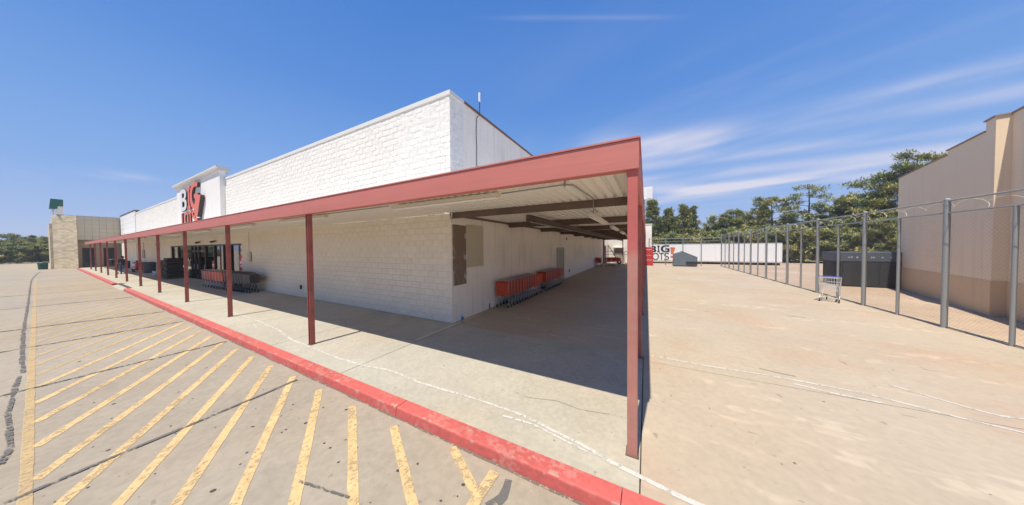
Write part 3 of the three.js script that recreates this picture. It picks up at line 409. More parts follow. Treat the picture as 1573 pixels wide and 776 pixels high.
// ---------------------------------------------------------------- shopping carts (nose towards -z, handle at z = 0)
const SP = 0.265;
function makeCart(kind, end, label, group) {
  const t = thing('shopping_cart', label, 'shopping cart', [0, 0, 0], 0, group), wire = kind === 'wire';
  const mB = { orange: M(0.72, 0.095, 0.028, 0.45), red: M(0.52, 0.04, 0.03, 0.45), grey: M(0.085, 0.07, 0.07, 0.5), wire: M(0.6, 0.61, 0.6, 0.4, { metalness: 0.4 }) }[kind], mFr = kind === 'grey' ? M(0.1, 0.095, 0.095, 0.5, { metalness: 0.5 }) : wire ? mB : M(0.5, 0.5, 0.5, 0.35, { metalness: 0.6 });
  const W0 = 0.275, W1 = 0.2, T0 = 1.0, T1 = 0.94, B0 = 0.46, B1 = 0.56, ZN = -0.9;
  const wz = (z, k) => mix(W0, W1, z / ZN) * mix(0.9, 1, k), top = z => mix(T0, T1, z / ZN), bot = z => mix(B0, B1, z / ZN), g = [];
  const q = (s, z, k) => [s * wz(z, k), mix(bot(z), top(z), k), z];
  const pan = (a, b, c, d, th) => { const o = new THREE.BufferGeometry(), A = V(...a), n = V(...b).sub(A).cross(V(...d).sub(A)).normalize().multiplyScalar(th); const f = [a, b, c, d], bk = f.map(p => V(...p).add(n).toArray()), P = []; const qd = (x, y, z, w) => P.push(...x, ...y, ...z, ...x, ...z, ...w); qd(f[0], f[1], f[2], f[3]); qd(bk[3], bk[2], bk[1], bk[0]); for (let i = 0; i < 4; i++) { const j = (i + 1) % 4; qd(f[j], f[i], bk[i], bk[j]); } o.setAttribute('position', new THREE.Float32BufferAttribute(P, 3)); o.computeVertexNormals(); o.setAttribute('uv', new THREE.Float32BufferAttribute(new Float32Array(P.length / 3 * 2), 2)); return o; };
  const N = 9, fill = wire ? 0.12 : 0.66;
  for (const s of [-1, 1]) {
    for (let i = 0; i < N; i++) { const z0 = ZN * i / N, z1 = z0 + ZN / N * fill; g.push(pan(q(s, z0, 0), q(s, z1, 0), q(s, z1, 1), q(s, z0, 1), s * 0.006)); }
    for (const k of wire ? [0.2, 0.4, 0.6, 0.8] : [0.5]) g.push(seg(q(s, 0, k), q(s, ZN, k), 0.005, 4));
    g.push(seg(q(s, 0, 1), q(s, ZN, 1), 0.013, 5), seg(q(s, 0, 0), q(s, ZN, 0), 0.01, 5));
  }
  for (let i = 0; i < 6; i++) { const a = -1 + i / 3, b = a + fill / 3; const e = (u, k) => [u * wz(ZN, k), mix(bot(ZN), top(ZN), k), ZN]; g.push(pan(e(a, 0), e(b, 0), e(b, 1), e(a, 1), 0.006)); }
  for (const k of [0, 0.5, 1]) g.push(seg(q(-1, ZN, k), q(1, ZN, k), 0.011, 5));
  for (let i = 0; i < 7; i++) { const a = -1 + i * 2 / 7, b = a + 2 / 7 * fill; g.push(pan([a * wz(0, 0), bot(0), 0], [a * wz(ZN, 0), bot(ZN), ZN], [b * wz(ZN, 0), bot(ZN), ZN], [b * wz(0, 0), bot(0), 0], 0.006)); }
  mesh('basket', g, mB, t);
  // hinged rear gate: hangs closed on the last cart of a row, is pushed up on the others
  const gate = [], gw = 0.25, hh = 0.5; for (let i = 0; i < 7; i++) { const x = -gw + i * 2 * gw / 7; gate.push(bx(x, x + 2 * gw / 7 * (wire ? 0.12 : 0.86), -hh, 0, -0.004, 0.004)); } for (const y of [0, -hh / 2, -hh]) gate.push(seg([-gw, y, 0], [gw, y, 0], 0.009, 5));
  const gm = mesh('rear_gate', gate, mB, t); gm.position.set(0, T0 - 0.02, -0.015); gm.rotation.x = end ? 0.03 : 1.47;
  const fr = []; for (const s of [-1, 1]) fr.push(path([[s * 0.29, 1.05, 0.05], [s * 0.287, 1.0, 0.02], [s * 0.262, 0.46, -0.03], [s * 0.25, 0.3, -0.16], [s * 0.255, 0.16, -0.02]], 0.0125, 6), path([[s * 0.25, 0.3, -0.16], [s * 0.24, 0.19, -0.3], [s * 0.17, 0.17, -0.74]], 0.0105, 5), path([[s * 0.24, 0.19, -0.3], [s * 0.2, 0.53, -0.5]], 0.009, 5));
  fr.push(seg([-0.17, 0.17, -0.74], [0.17, 0.17, -0.74], 0.0105, 5)); mesh('frame', fr, mFr, t);
  const rack = []; for (let i = 0; i < 6; i++) { const u = -1 + i * 0.4; rack.push(seg([u * 0.22, 0.2, -0.3], [u * 0.16, 0.18, -0.74], 0.005, 4)); } mesh('lower_rack', rack, mFr, t);
  mesh('handle', seg([-0.3, 1.05, 0.05], [0.3, 1.05, 0.05], 0.0165, 8), wire ? M(0.05, 0.07, 0.45, 0.4) : mFr, t);
  for (const [x, z] of [[-0.25, -0.03], [0.25, -0.03], [-0.165, -0.73], [0.165, -0.73]]) { const c = mesh('caster', [bx(x - 0.02, x - 0.016, 0.05, 0.15, z - 0.02, z + 0.02), bx(x + 0.016, x + 0.02, 0.05, 0.15, z - 0.02, z + 0.02), bx(x - 0.02, x + 0.02, 0.15, 0.162, z - 0.025, z + 0.025)], mFr, t); mesh('wheel', new THREE.CylinderGeometry(0.06, 0.06, 0.026, 14).rotateZ(Math.PI / 2).translate(x, 0.06, z), mBlack, c); }
  return t;
}
{
  const cOe = makeCart('orange', true, 'orange shopping cart at the near end of the side wall row, handle towards the corner', 'orange carts nested along the side wall');
  const cO = makeCart('orange', false, 'second orange cart from the near end of the first row along the side wall', 'orange carts nested along the side wall');
  cOe.position.set(-4.93, 0.131, -8.42); cO.position.set(-4.93, 0.131, -8.42 - SP);
  const r = rng(8), jx = () => (r() - 0.5) * 0.02;
  for (let k = 2; k < 12; k++) dup(cO, [-4.93 + jx(), 0.131, -8.42 - k * SP], (r() - 0.5) * 0.02, nth[k] + ' orange cart from the near end of the first row along the side wall');
  dup(cOe, [-4.92, 0.131, -12.55], 0.02, 'orange cart at the near end of the farther row before the grey door');
  for (let k = 1; k < 10; k++) dup(cO, [-4.92 + jx(), 0.131, -12.55 - k * SP], (r() - 0.5) * 0.02, nth[k] + ' orange cart from the near end of the farther row before the grey door');
  const cRe = makeCart('red', true, 'red cart at the far end of the side wing against the store wall', 'red carts at the far end of the side wing'); cRe.position.set(-4.85, 0.131, -30.1);
  const cR = makeCart('red', false, 'second red cart nested at the far end of the side wing', 'red carts at the far end of the side wing'); cR.position.set(-4.85, 0.131, -30.1 - SP);
  [[-4.3, -31.9], [-3.95, -32.2], [-3.6, -32.6]].forEach(([x, z], k) => dup(cRe, [x, 0.131, z], -1.2, nth[k] + ' of the red carts turned sideways by the far canopy post'));
  // the row before the store front: red then orange, then dark grey, noses to the right
  const T = -Math.PI / 2;
  for (let k = 0; k < 4; k++) dup(k ? cR : cRe, [-25.2 + k * 0.45, 0.131, -5.2 - k * 0.01], T, nth[k] + ' red cart from the left in the row before the shop windows', 'carts before the shop windows');
  for (let k = 0; k < 3; k++) dup(k ? cO : cOe, [-23.3 + k * 0.5, 0.131, -5.24 - k * 0.01], T, nth[k] + ' orange cart of the row before the shop windows, right of the red ones', 'carts before the shop windows');
  const cG = makeCart('grey', false, 'first dark grey cart right of the orange ones before the front wall', 'carts before the shop windows'); cG.position.set(-21.75, 0.131, -5.3); cG.rotation.y = T;
  for (let k = 1; k < 8; k++) dup(cG, [-21.75 + k * 0.33, 0.131, -5.3 - k * 0.02], T, nth[k] + ' dark grey cart counted from the orange ones before the front wall');
  const cW = makeCart('wire', true, 'lone pale wire shopping cart with blue handle beside the chain link fence', 'carts standing alone'); cW.position.set(6.55, 0.131, -15.05); cW.rotation.y = -0.55;
  dup(cG, [-46.55, 0.131, -3.95], Math.PI / 2, 'dark cart pushed by the person under the canopy', 'carts standing alone');
}

// ---------------------------------------------------------------- things along the store front
{
  const st = thing('goods_stack', 'tall stack of dark brown bundles left of the store doors', 'stack', [-35.4, 0.13, -5.25]);
  const r = rng(41), mb = [M(0.045, 0.032, 0.024, 0.9), M(0.06, 0.042, 0.03, 0.9), M(0.035, 0.027, 0.022, 0.9)];
  mesh('pallet', [bx(-1.5, 1.5, 0.0, 0.1, -0.45, 0.5)], M(0.16, 0.11, 0.07, 0.9), st);
  for (let row = 0; row < 9; row++) for (let c = 0; c < 5; c++) { if (row > 6 + c * 0.45) continue; const g = new RoundedBoxGeometry(0.56, 0.2, 0.9, 2, 0.06); const m = mesh('bundle', g, mb[Math.floor(r() * 3)], st); m.position.set(-1.2 + c * 0.6 + (r() - 0.5) * 0.05, 0.2 + row * 0.198, (r() - 0.5) * 0.08); m.rotation.set((r() - 0.5) * 0.05, (r() - 0.5) * 0.08, (r() - 0.5) * 0.04); }
  const can = (x, z, mat, rr, h, l) => { const t = thing('trash_can', l, 'trash can', [x, 0.131, z]); mesh('can_body', new THREE.LatheGeometry([[0, 0], [rr * 0.8, 0], [rr * 0.9, h * 0.05], [rr, h * 0.8], [rr * 1.02, h * 0.84]].map(p => new THREE.Vector2(...p)), 20), mat, t); mesh('lid', new THREE.LatheGeometry([[rr * 1.08, h * 0.84], [rr * 1.05, h * 0.9], [rr * 0.75, h * 0.99], [rr * 0.3, h], [0, h]].map(p => new THREE.Vector2(...p)), 20), mat, t); return t; };
  can(-45.4, -5.4, M(0.05, 0.055, 0.065, 0.5), 0.42, 1.15, 'dark grey round trash can against the front wall');
  can(-60.5, -5.5, mBlack, 0.25, 1.0, 'slim black bin against the front wall farther left');
  can(-68.2, -5.0, mBlack, 0.35, 1.15, 'black bin beside the entrance of the tan neighbour building');
  const gc = can(-72, -0.28, M(0.02, 0.075, 0.05, 0.5), 0.36, 1.0, 'green trash can standing in the lot before the tan building'); gc.position.y = 0.001;
  const ride = thing('red_pedal_car', 'small red ride-on toy against the front wall', 'toy', [-49.2, 0.131, -5.2]);
  mesh('body', rb(-0.8, 0.8, 0.2, 0.62, -0.35, 0.35, 0.12, 3), M(0.42, 0.03, 0.03, 0.4), ride); mesh('seat', rb(-0.1, 0.75, 0.6, 1.0, -0.3, 0.3, 0.1, 3), M(0.42, 0.03, 0.03, 0.4), ride); for (const [x, z] of [[-0.5, -0.36], [0.5, -0.36], [-0.5, 0.36], [0.5, 0.36]]) mesh('wheel', new THREE.CylinderGeometry(0.17, 0.17, 0.08, 16).rotateX(Math.PI / 2).translate(x, 0.17, z), mBlack, ride);
  const ice = thing('ice_chest', 'white chest with dark lid beside the red toy', 'ice chest', [-52.6, 0.131, -5.55]); mesh('cabinet', rb(-0.7, 0.7, 0, 0.8, -0.35, 0.35, 0.03), mWhite, ice); mesh('lid', rb(-0.72, 0.72, 0.8, 0.98, -0.37, 0.37, 0.03), M(0.06, 0.08, 0.08, 0.5), ice);
  tag(mesh('panel_board', rb(-55.3, -54.9, 0.131, 1.25, -5.75, -5.6, 0.02), M(0.07, 0.1, 0.17, 0.6)), 'narrow slate blue board leaning at the front wall beside the white chest', 'board');
  const wb = thing('wall_cabinet', 'pale grey meter cabinet on the front wall above the white chest', 'cabinet', [-52.9, 1.55, -5.97]); mesh('housing', rb(-0.25, 0.25, 0, 0.95, 0, 0.14, 0.02), M(0.5, 0.5, 0.44), wb); mesh('conduit', seg([0, 0.95, 0.05], [0, 1.9, 0.05], 0.03), M(0.6, 0.58, 0.5), wb);
  const bn = thing('laundry_basket', 'pale lilac plastic tub on the walk beside the dark stack', 'tub', [-39.6, 0.131, -5.1]); mesh('tub', new THREE.LatheGeometry([[0, 0.01], [0.2, 0], [0.26, 0.42], [0.28, 0.43], [0.27, 0.45], [0.24, 0.43], [0.18, 0.03], [0, 0.03]].map(p => new THREE.Vector2(...p)), 18), M(0.5, 0.5, 0.6, 0.5), bn);
}
// ---------------------------------------------------------------- person pushing a cart
{
  const S = 1.05, res = 132, mc = new MarchingCubes(res, mWhite, false, false, 200000); mc.isolation = 0;
  // joints: walking towards -x, local frame: forward = +z, left = +x, y up
  const J = [];
  const cap = (a, b, ra, rb_, part) => J.push([V(...a), V(...b), ra, rb_, part]);
  cap([0, 0.98, 0], [0, 1.18, 0.02], 0.135, 0.125, 1); cap([-0.06, 1.0, 0], [0.06, 1.0, 0], 0.12, 0.12, 2); cap([0, 1.18, 0.02], [0, 1.38, 0.03], 0.13, 0.12, 1); cap([-0.15, 1.42, 0.03], [0.15, 1.42, 0.03], 0.065, 0.065, 1); cap([0, 1.42, 0.03], [0, 1.55, 0.06], 0.058, 0.052, 0);
  cap([0, 1.62, 0.07], [0, 1.68, 0.06], 0.08, 0.096, 0); cap([0, 1.6, 0.11], [0, 1.585, 0.12], 0.055, 0.045, 0); cap([0, 1.645, 0.155], [0, 1.62, 0.172], 0.012, 0.016, 0); for (const s of [-1, 1]) cap([s * 0.09, 1.66, 0.06], [s * 0.098, 1.63, 0.06], 0.014, 0.012, 0);
  for (const s of [-1, 1]) {
    cap([s * 0.185, 1.41, 0.03], [s * 0.23, 1.15, 0.06], 0.055, 0.045, 1); cap([s * 0.23, 1.15, 0.06], [s * 0.24, 1.07, 0.33], 0.042, 0.03, 0);
    cap([s * 0.24, 1.07, 0.33], [s * 0.235, 1.085, 0.41], 0.026, 0.034, 0);
    for (let f = 0; f < 4; f++) { const x = s * (0.205 + f * 0.021); cap([x, 1.1, 0.43], [x, 1.098, 0.475], 0.0105, 0.0105, 0); cap([x, 1.098, 0.475], [x, 1.06, 0.48 - 0.004 * f], 0.0105, 0.0095, 0); }
    cap([s * 0.2, 1.08, 0.39], [s * 0.178, 1.06, 0.43], 0.013, 0.011, 0);
    const fw = s > 0 ? 1 : -1; cap([s * 0.09, 0.95, 0], [s * 0.095, 0.52, fw * 0.14], 0.092, 0.066, 2); cap([s * 0.095, 0.52, fw * 0.14], [s * 0.095, 0.1, fw > 0 ? 0.16 : -0.34], 0.064, 0.045, 2); cap([s * 0.095, 0.05, fw > 0 ? 0.14 : -0.36], [s * 0.11, 0.035, fw > 0 ? 0.33 : -0.2], 0.045, 0.035, 3);
  }
  const cd = (p, a, b, ra, rb_) => { const abx = b.x - a.x, aby = b.y - a.y, abz = b.z - a.z; let t = ((p[0] - a.x) * abx + (p[1] - a.y) * aby + (p[2] - a.z) * abz) / (abx * abx + aby * aby + abz * abz); t = Math.max(0, Math.min(1, t)); return Math.hypot(p[0] - a.x - abx * t, p[1] - a.y - aby * t, p[2] - a.z - abz * t) - ra - (rb_ - ra) * t; };
  const half = 0.93, cy = 0.9, K = 0.022;
  for (let z = 0; z < res; z++) for (let y = 0; y < res; y++) for (let x = 0; x < res; x++) {
    const p = [(x / (res / 2) - 1) * half, (y / (res / 2) - 1) * half + cy, (z / (res / 2) - 1) * half];
    let d = 1; if (Math.abs(p[0]) < 0.34 && p[2] > -0.5 && p[2] < 0.55) for (const [a, b, ra, rr] of J) { const e = cd(p, a, b, ra, rr); if (e > d + 0.1) continue; const k = Math.min(K, Math.max(ra, rr) * 0.6), h = Math.max(k - Math.abs(d - e), 0) / k; d = Math.min(d, e) - h * h * k * 0.25; }
    mc.field[x + y * res + z * res * res] = -d;
  }
  mc.update();
  const n = mc.count, pos = new Float32Array(n * 3), col = new Float32Array(n * 3), C = [[0.42, 0.24, 0.16], [0.02, 0.022, 0.03], [0.045, 0.06, 0.11], [0.03, 0.025, 0.02]];
  for (let i = 0; i < n; i++) { const p = [mc.positionArray[i * 3] * half, mc.positionArray[i * 3 + 1] * half + cy, mc.positionArray[i * 3 + 2] * half]; pos.set(p, i * 3); let bd = 9, bp = 0; for (const [a, b, ra, rr, part] of J) { const e = cd(p, a, b, ra, rr); if (e < bd) { bd = e; bp = part; } } col.set(C[bp], i * 3); }
  const g = new THREE.BufferGeometry(); g.setAttribute('position', new THREE.BufferAttribute(pos, 3)); g.setAttribute('normal', new THREE.BufferAttribute(mc.normalArray.slice(0, n * 3), 3)); g.setAttribute('color', new THREE.BufferAttribute(col, 3)); g.computeVertexNormals();
  const who = thing('person', 'person in dark shirt and blue jeans pushing a cart under the canopy', 'person', [-46.02, 0.131, -3.95], -Math.PI / 2);
  mesh('body', g, M(1, 1, 1, 0.85, { vertexColors: true }), who);
  mesh('hair', new THREE.SphereGeometry(0.104, 16, 10, 0, Math.PI * 2, 0, Math.PI * 0.58).scale(0.98, 1.05, 1.08).rotateX(-0.5).translate(0, 1.685, 0.045), M(0.02, 0.015, 0.012, 0.8), who);
}
// ---------------------------------------------------------------- chain link fence
function linkPanel(w, h, y0) {   // crossing wires of one bay, along +x
  const g = [], st = 0.07 * Math.SQRT2, rr = 0.0009;
  for (let c = -h + st / 2; c < w; c += st) { const x0 = Math.max(0, c), x1 = Math.min(w, c + h); if (x1 - x0 < 0.02) continue; g.push(seg([x0, y0 + x0 - c, 0.003], [x1, y0 + x1 - c, 0.003], rr, 3), seg([w - x0, y0 + x0 - c, -0.003], [w - x1, y0 + x1 - c, -0.003], rr, 3)); }
  return mg(g);
}
function coil(w, y, seed) { const r = rng(seed), pts = [], n = 4; for (let i = 0; i <= n * 10; i++) { const a = i / 10 * Math.PI * 2, R = 0.11 + 0.03 * Math.sin(i * 0.37 + seed); pts.push([w * i / (n * 10), y + Math.sin(a) * R + (r() - 0.5) * 0.01, Math.cos(a) * R]); } return path(pts, 0.007, 3); }
{
  const f = thing('chain_link_fence', 'tall galvanised chain link fence topped with coiled wire along the slab', 'fence', [7.33, 0.12, -8.86], Math.PI / 2);
  const tall = mg([seg([0, 0, 0], [0, 3.55, 0], 0.057, 14), new THREE.SphereGeometry(0.06, 12, 6, 0, 6.3, 0, 1.57).translate(0, 3.55, 0).toNonIndexed()]), short = seg([0, 0, 0], [0, 3.2, 0], 0.037, 12), panel = linkPanel(1.485, 3.08, 0.08), cl = [coil(2.97, 3.37, 3), coil(2.97, 3.37, 8)], rail = seg([0.06, 0, 0], [2.91, 0, 0], 0.022, 8), wireB = seg([0, 0, 0], [2.97, 0, 0], 0.008, 5), clamp = new THREE.CylinderGeometry(0.065, 0.065, 0.05, 14).translate(0, 3.43, 0);
  const mM = M(0.24, 0.24, 0.23, 0.7, { metalness: 0.2 }), mC = M(0.7, 0.69, 0.64, 0.5, { metalness: 0.1 });
  for (let k = 0; k < 10; k++) {
    const x = k * 2.97; const p = mesh('post', tall, mGalv, f); p.position.x = x; mesh('clamp', clamp, mGalv, p); if (k === 9) break;
    const q = mesh('post', short, mGalv, f); q.position.x = x + 1.485; const up = mesh('rail', rail, mGalv, f); up.position.set(x, 3.53, 0); const lo = mesh('rail', rail, mGalv, f); lo.position.set(x, 3.2, 0.0); const w = mesh('tension_wire', wireB, mM, f); w.position.set(x, 0.06, 0);
    for (let b = 0; b < 2; b++) mesh('mesh_panel', panel, mM, f).position.x = x + b * 1.485;
    mesh('wire_coil', cl[k % 2], mC, f).position.x = x;
  }
  const bf = thing('chain_link_fence', 'chain link fence closing the far end of the slab before the white trailer', 'fence', [0.3, 0.12, -35.75], 0);
  const p2 = linkPanel(1.75, 2.95, 0.05);
  for (let k = 0; k < 5; k++) { const x = k * 1.75; if (k < 4) { mesh('mesh_panel', p2, mM, bf).position.x = x; mesh('rail', seg([x, 3.18, 0], [x + 1.75, 3.18, 0], 0.025, 8), mGalv, bf); mesh('rail', seg([x, 2.86, 0], [x + 1.75, 2.86, 0], 0.02, 8), mGalv, bf); mesh('wire_coil', coil(1.75, 3.32, k), mC, bf).position.x = x; mesh('post', seg([x, 0, 0], [x, 3.3, 0], 0.05, 12), mGalv, bf); } }
  const gt = thing('chain_link_gate', 'low chain link gate with diagonal braces at the far end of the canopy', 'gate', [-5.1, 0.12, -35.95]);
  for (const o of [0, 2.55]) { mesh('gate_frame', [path([[o + 0.05, 0.1, 0], [o + 2.45, 0.1, 0], [o + 2.45, 1.65, 0], [o + 0.05, 1.65, 0], [o + 0.05, 0.1, 0]], 0.03, 8), seg([o + 0.05, 1.25, 0], [o + 2.45, 1.25, 0], 0.025, 8), seg([o + 0.05, 0.1, 0], [o + 2.45, 1.25, 0], 0.02, 8)], mGalv, gt); const l = mesh('mesh_panel', linkPanel(2.4, 1.5, 0.12), mM, gt); l.position.x = o + 0.05; }
}
// ---------------------------------------------------------------- far end of the slab
{
  const an = thing('annex_building', 'white annex beyond the far end of the canopy', 'building'); mesh('wall', bx(-5.29, 0.62, 0, 5.3, -46, -38.2), mWall, an); mesh('coping', rb(-5.3, 0.68, 5.3, 5.4, -46, -38.14, 0.01), mCoping, an); const d = mesh('door', rb(-3.9, -3.0, 0.14, 2.15, -38.19, -38.13, 0.01), M(0.42, 0.36, 0.3), an); mesh('handle', seg([-3.1, 1.05, -38.1], [-3.1, 1.15, -38.1], 0.02), mSteel, d); mesh('awning', bx(-4.1, -2.8, 2.25, 2.32, -38.19, -37.8), mWhite, an);
  const pb = thing('pole_mounted_box', 'white box high on a mast above the far canopy end', 'cabinet', [-0.25, 5.4, -38.9]); mesh('mast', seg([0, 0, 0], [0, 3.4, 0], 0.06, 10), mGalv, pb); mesh('housing', rb(-0.4, 0.95, 3.35, 4.95, -0.3, 0.3, 0.03), mWhite, pb); mesh('access_panel', rb(0.3, 0.85, 3.45, 4.85, 0.3, 0.33, 0.01), M(0.72, 0.72, 0.68), pb);
  const rc = thing('vending_machine', 'tall red vending cabinet with pale panels at the far canopy end', 'vending machine', [0.2, 0.131, -34.6]); mesh('cabinet', rb(-0.45, 0.5, 0.05, 2.2, -0.4, 0.35, 0.03), M(0.55, 0.05, 0.045, 0.45), rc); mesh('base', bx(-0.42, 0.47, 0, 0.05, -0.38, 0.32), mBlack, rc); for (const [a, b] of [[1.85, 1.95], [1.2, 1.26], [0.62, 0.7]]) mesh('panel', bx(-0.3, 0.35, a, b, 0.35, 0.365), M(0.7, 0.4, 0.38), rc);
  const ld = thing('rolling_ladder', 'steel rolling ladder leaning up behind the far red carts', 'ladder', [-4.3, 0.131, -33.9]); for (const s of [-0.3, 0.3]) mesh('rail', [seg([1.4, 0.1, s], [0, 2.5, s], 0.022, 8), seg([0, 2.5, s], [0, 0, s], 0.022, 8)], mRust, ld); for (let k = 0; k < 7; k++) mesh('tread', bx(1.25 - k * 0.18, 1.45 - k * 0.18, 0.25 + k * 0.31, 0.275 + k * 0.31, -0.3, 0.3), mRust, ld);
  tag(mesh('tyre', new THREE.TorusGeometry(0.22, 0.1, 10, 20).rotateY(0.6).translate(-3.1, 0.45, -35.2), mBlack), 'black tyre leaning at the far canopy post', 'tyre');
  const db = thing('dumpster', 'slate blue steel dumpster with sloping lid behind the slab fence', 'dumpster', [3.85, 0.131, -35.2 + 0.55]);
  const sh = new THREE.Shape(); [[-1.12, 0.1], [1.08, 0.1], [1.08, 1.0], [-0.3, 1.64], [-1.06, 1.4]].forEach((p, i) => i ? sh.lineTo(...p) : sh.moveTo(...p)); sh.closePath();
  const mD = M(0.135, 0.165, 0.185, 0.6); mesh('bin_body', new THREE.ExtrudeGeometry(sh, { depth: 1.3, bevelEnabled: true, bevelSize: 0.015, bevelThickness: 0.015, bevelSegments: 1 }).translate(0, 0, -0.65), mD, db); mesh('lid', [seg([-0.3, 1.68, -0.68], [-0.3, 1.68, 0.68], 0.03), bx(-0.02, 0.02, 0, 1.53, -0.68, 0.68).rotateZ(1.137).translate(1.1, 1.04, 0)], M(0.08, 0.11, 0.12, 0.6), db); mesh('fork_pocket', rb(0.05, 1.1, 0.38, 0.55, 0.66, 0.78, 0.02), mBlack, db); for (const x of [-0.7, 0.1, 0.85]) mesh('rib', bx(x - 0.03, x + 0.03, 0.1, 1.0, 0.665, 0.71), mD, db); for (const x of [-0.95, 0.9]) mesh('skid', bx(x - 0.08, x + 0.08, 0, 0.1, -0.6, 0.6), mBlack, db);
  // trailer with the painted name
  const tr = thing('box_trailer', 'long white box trailer with painted store name beyond the fence', 'trailer', [0, 0.08, -40]);
  mesh('body', rb(0.0, 13.7, 0.42, 2.62, -2.5, 0, 0.02), M(0.86, 0.86, 0.84, 0.5), tr); mesh('rail', [bx(0, 13.7, 0.3, 0.42, -0.09, 0.012), bx(0, 13.7, 2.56, 2.63, -0.07, 0.014)], M(0.5, 0.48, 0.45), tr);
  for (let k = 0; k <= 9; k++) mesh('side_rib', bx(0.02 + k * 1.518, 0.05 + k * 1.518, 0.421, 2.559, 0.001, 0.012), M(0.7, 0.7, 0.68), tr); for (const x of [0.6, 3.8, 7.2, 10.4, 13.1]) mesh('support', bx(x - 0.12, x + 0.12, 0, 0.3, -2.2, -0.25), M(0.12, 0.1, 0.09), tr); mesh('shade_strip', bx(3.9, 13.7, 0.02, 0.26, -0.6, -0.5), M(0.1, 0.09, 0.08), tr);  // dark strip under the body stands in for the shadow gap
  const font = await new FontLoader().loadAsync('fonts/droid/droid_sans_bold.typeface.json'), thin = await new FontLoader().loadAsync('fonts/droid/droid_sans_regular.typeface.json');
  const put = (ch, fo, x0, x1, y0, y1, m) => { const g = new TextGeometry(ch, { font: fo, size: 1, depth: 0.01, curveSegments: 4 }); g.computeBoundingBox(); const b = g.boundingBox; g.translate(-b.min.x, -b.min.y, 0); g.scale((x1 - x0) / (b.max.x - b.min.x), (y1 - y0) / (b.max.y - b.min.y), 1); g.translate(x0, y0, 0.016); mesh('painted_letter', g, m, tr); };
  put('B', font, 0.3, 1.2, 1.52, 2.4, mBlack); put('I', font, 1.3, 1.62, 1.54, 2.42, mBlack); put('G', font, 1.72, 2.75, 1.52, 2.48, mBlack); put('L', thin, 0.34, 0.62, 0.5, 1.4, mBlack); put('O', thin, 0.7, 1.5, 0.48, 1.42, mBlack); put('T', thin, 1.52, 2.1, 0.5, 1.42, mBlack); put('S', thin, 2.12, 2.7, 0.48, 1.42, mBlack);
  const e = [[2.9, 1.3], [3.15, 1.3], [3.4, 2.15], [2.85, 2.2]], s2 = new THREE.Shape(); e.forEach((p, i) => i ? s2.lineTo(...p) : s2.moveTo(...p)); s2.closePath(); const s3 = new THREE.Shape(); s3.absarc(3.0, 0.92, 0.14, 0, 6.28); mesh('painted_letter', new THREE.ExtrudeGeometry([s2, s3], { depth: 0.01, bevelEnabled: false }).translate(0, 0, 0.016), M(0.7, 0.16, 0.06), tr);
  // dark storage bin beside the tan building
  const bb = thing('storage_bin', 'black storage bin with slate header beside the tan building', 'bin', [9.82, 0.08, -21.55], 0);
  mesh('bin_body', rb(0, 2.75, 0, 1.42, -1.7, 0, 0.015), M(0.028, 0.03, 0.033, 0.75), bb); mesh('header', rb(-0.03, 2.78, 1.42, 1.94, -1.73, 0.03, 0.02), M(0.085, 0.1, 0.125, 0.6), bb);
  for (let k = 0; k < 2; k++) mesh('panel', rb(0.06 + k * 1.36, 1.34 + k * 1.36, 0.06, 1.38, 0, 0.025, 0.008), M(0.032, 0.034, 0.037, 0.7), bb);
  const r = rng(12), mk = []; for (let k = 0; k < 26; k++) { const x = 0.15 + k * 0.1 + r() * 0.03; if (k % 3 !== 1 && k % 7 !== 2) continue; mk.push(bx(x, x + 0.04 + r() * 0.03, 1.62 + (r() - 0.5) * 0.03, 1.68 + r() * 0.04, 0.03, 0.033)); } mesh('worn_print', mk, M(0.4, 0.42, 0.45), bb);
}
// ---------------------------------------------------------------- tan building beyond the fence
{
  const t = thing('tan_building', 'tan stucco building with stepped roofline beyond the fence', 'building', [11.76, 0.06, -20.81], Math.atan2(-0.96, -0.279));
  const mT = M(0.84, 0.665, 0.465, 0.9, { map: tStucco, ...bump(bumpFine, 0.004) }), mBase = M(0.66, 0.475, 0.29, 0.9, { map: tStucco }), mCap = M(0.3, 0.23, 0.18, 0.7);
  const sh = new THREE.Shape(); [[-1.45, 0], [6.4, 0], [6.4, 6.5], [5.9, 6.5], [5.9, 6.16], [3.5, 6.16], [3.5, 5.98], [-1.45, 5.98]].forEach((p, i) => i ? sh.lineTo(...p) : sh.moveTo(...p)); sh.closePath();
  mesh('wall', uvm(new THREE.ExtrudeGeometry(sh, { depth: 0.6, bevelEnabled: false }).translate(0, 0, -0.6)), mT, t);
  mesh('wall', bx(6.401, 16, 0, 6.5, -0.85, -0.26), mT, t); mesh('wall', bx(-1.45, -1.0, 0, 5.9, -9, -0.601), mT, t); mesh('roof', bx(-0.59, 16, 5.4, 5.6, -9, -0.87), mCap, t);
  mesh('painted_base', [bx(-1.46, 6.405, 0, 1.18, 0, 0.012), bx(6.406, 16, 0, 1.18, -0.259, -0.245), bx(6.401, 6.413, 0, 1.18, -0.244, -0.002)], mBase, t);
  mesh('coping', [bx(-1.5, 3.5, 5.981, 6.03, -0.63, 0.035), bx(3.46, 5.9, 6.161, 6.21, -0.63, 0.035), bx(5.86, 6.44, 6.501, 6.55, -0.63, 0.035), bx(6.441, 16, 6.501, 6.55, -0.88, -0.225)], mCap, t);
}
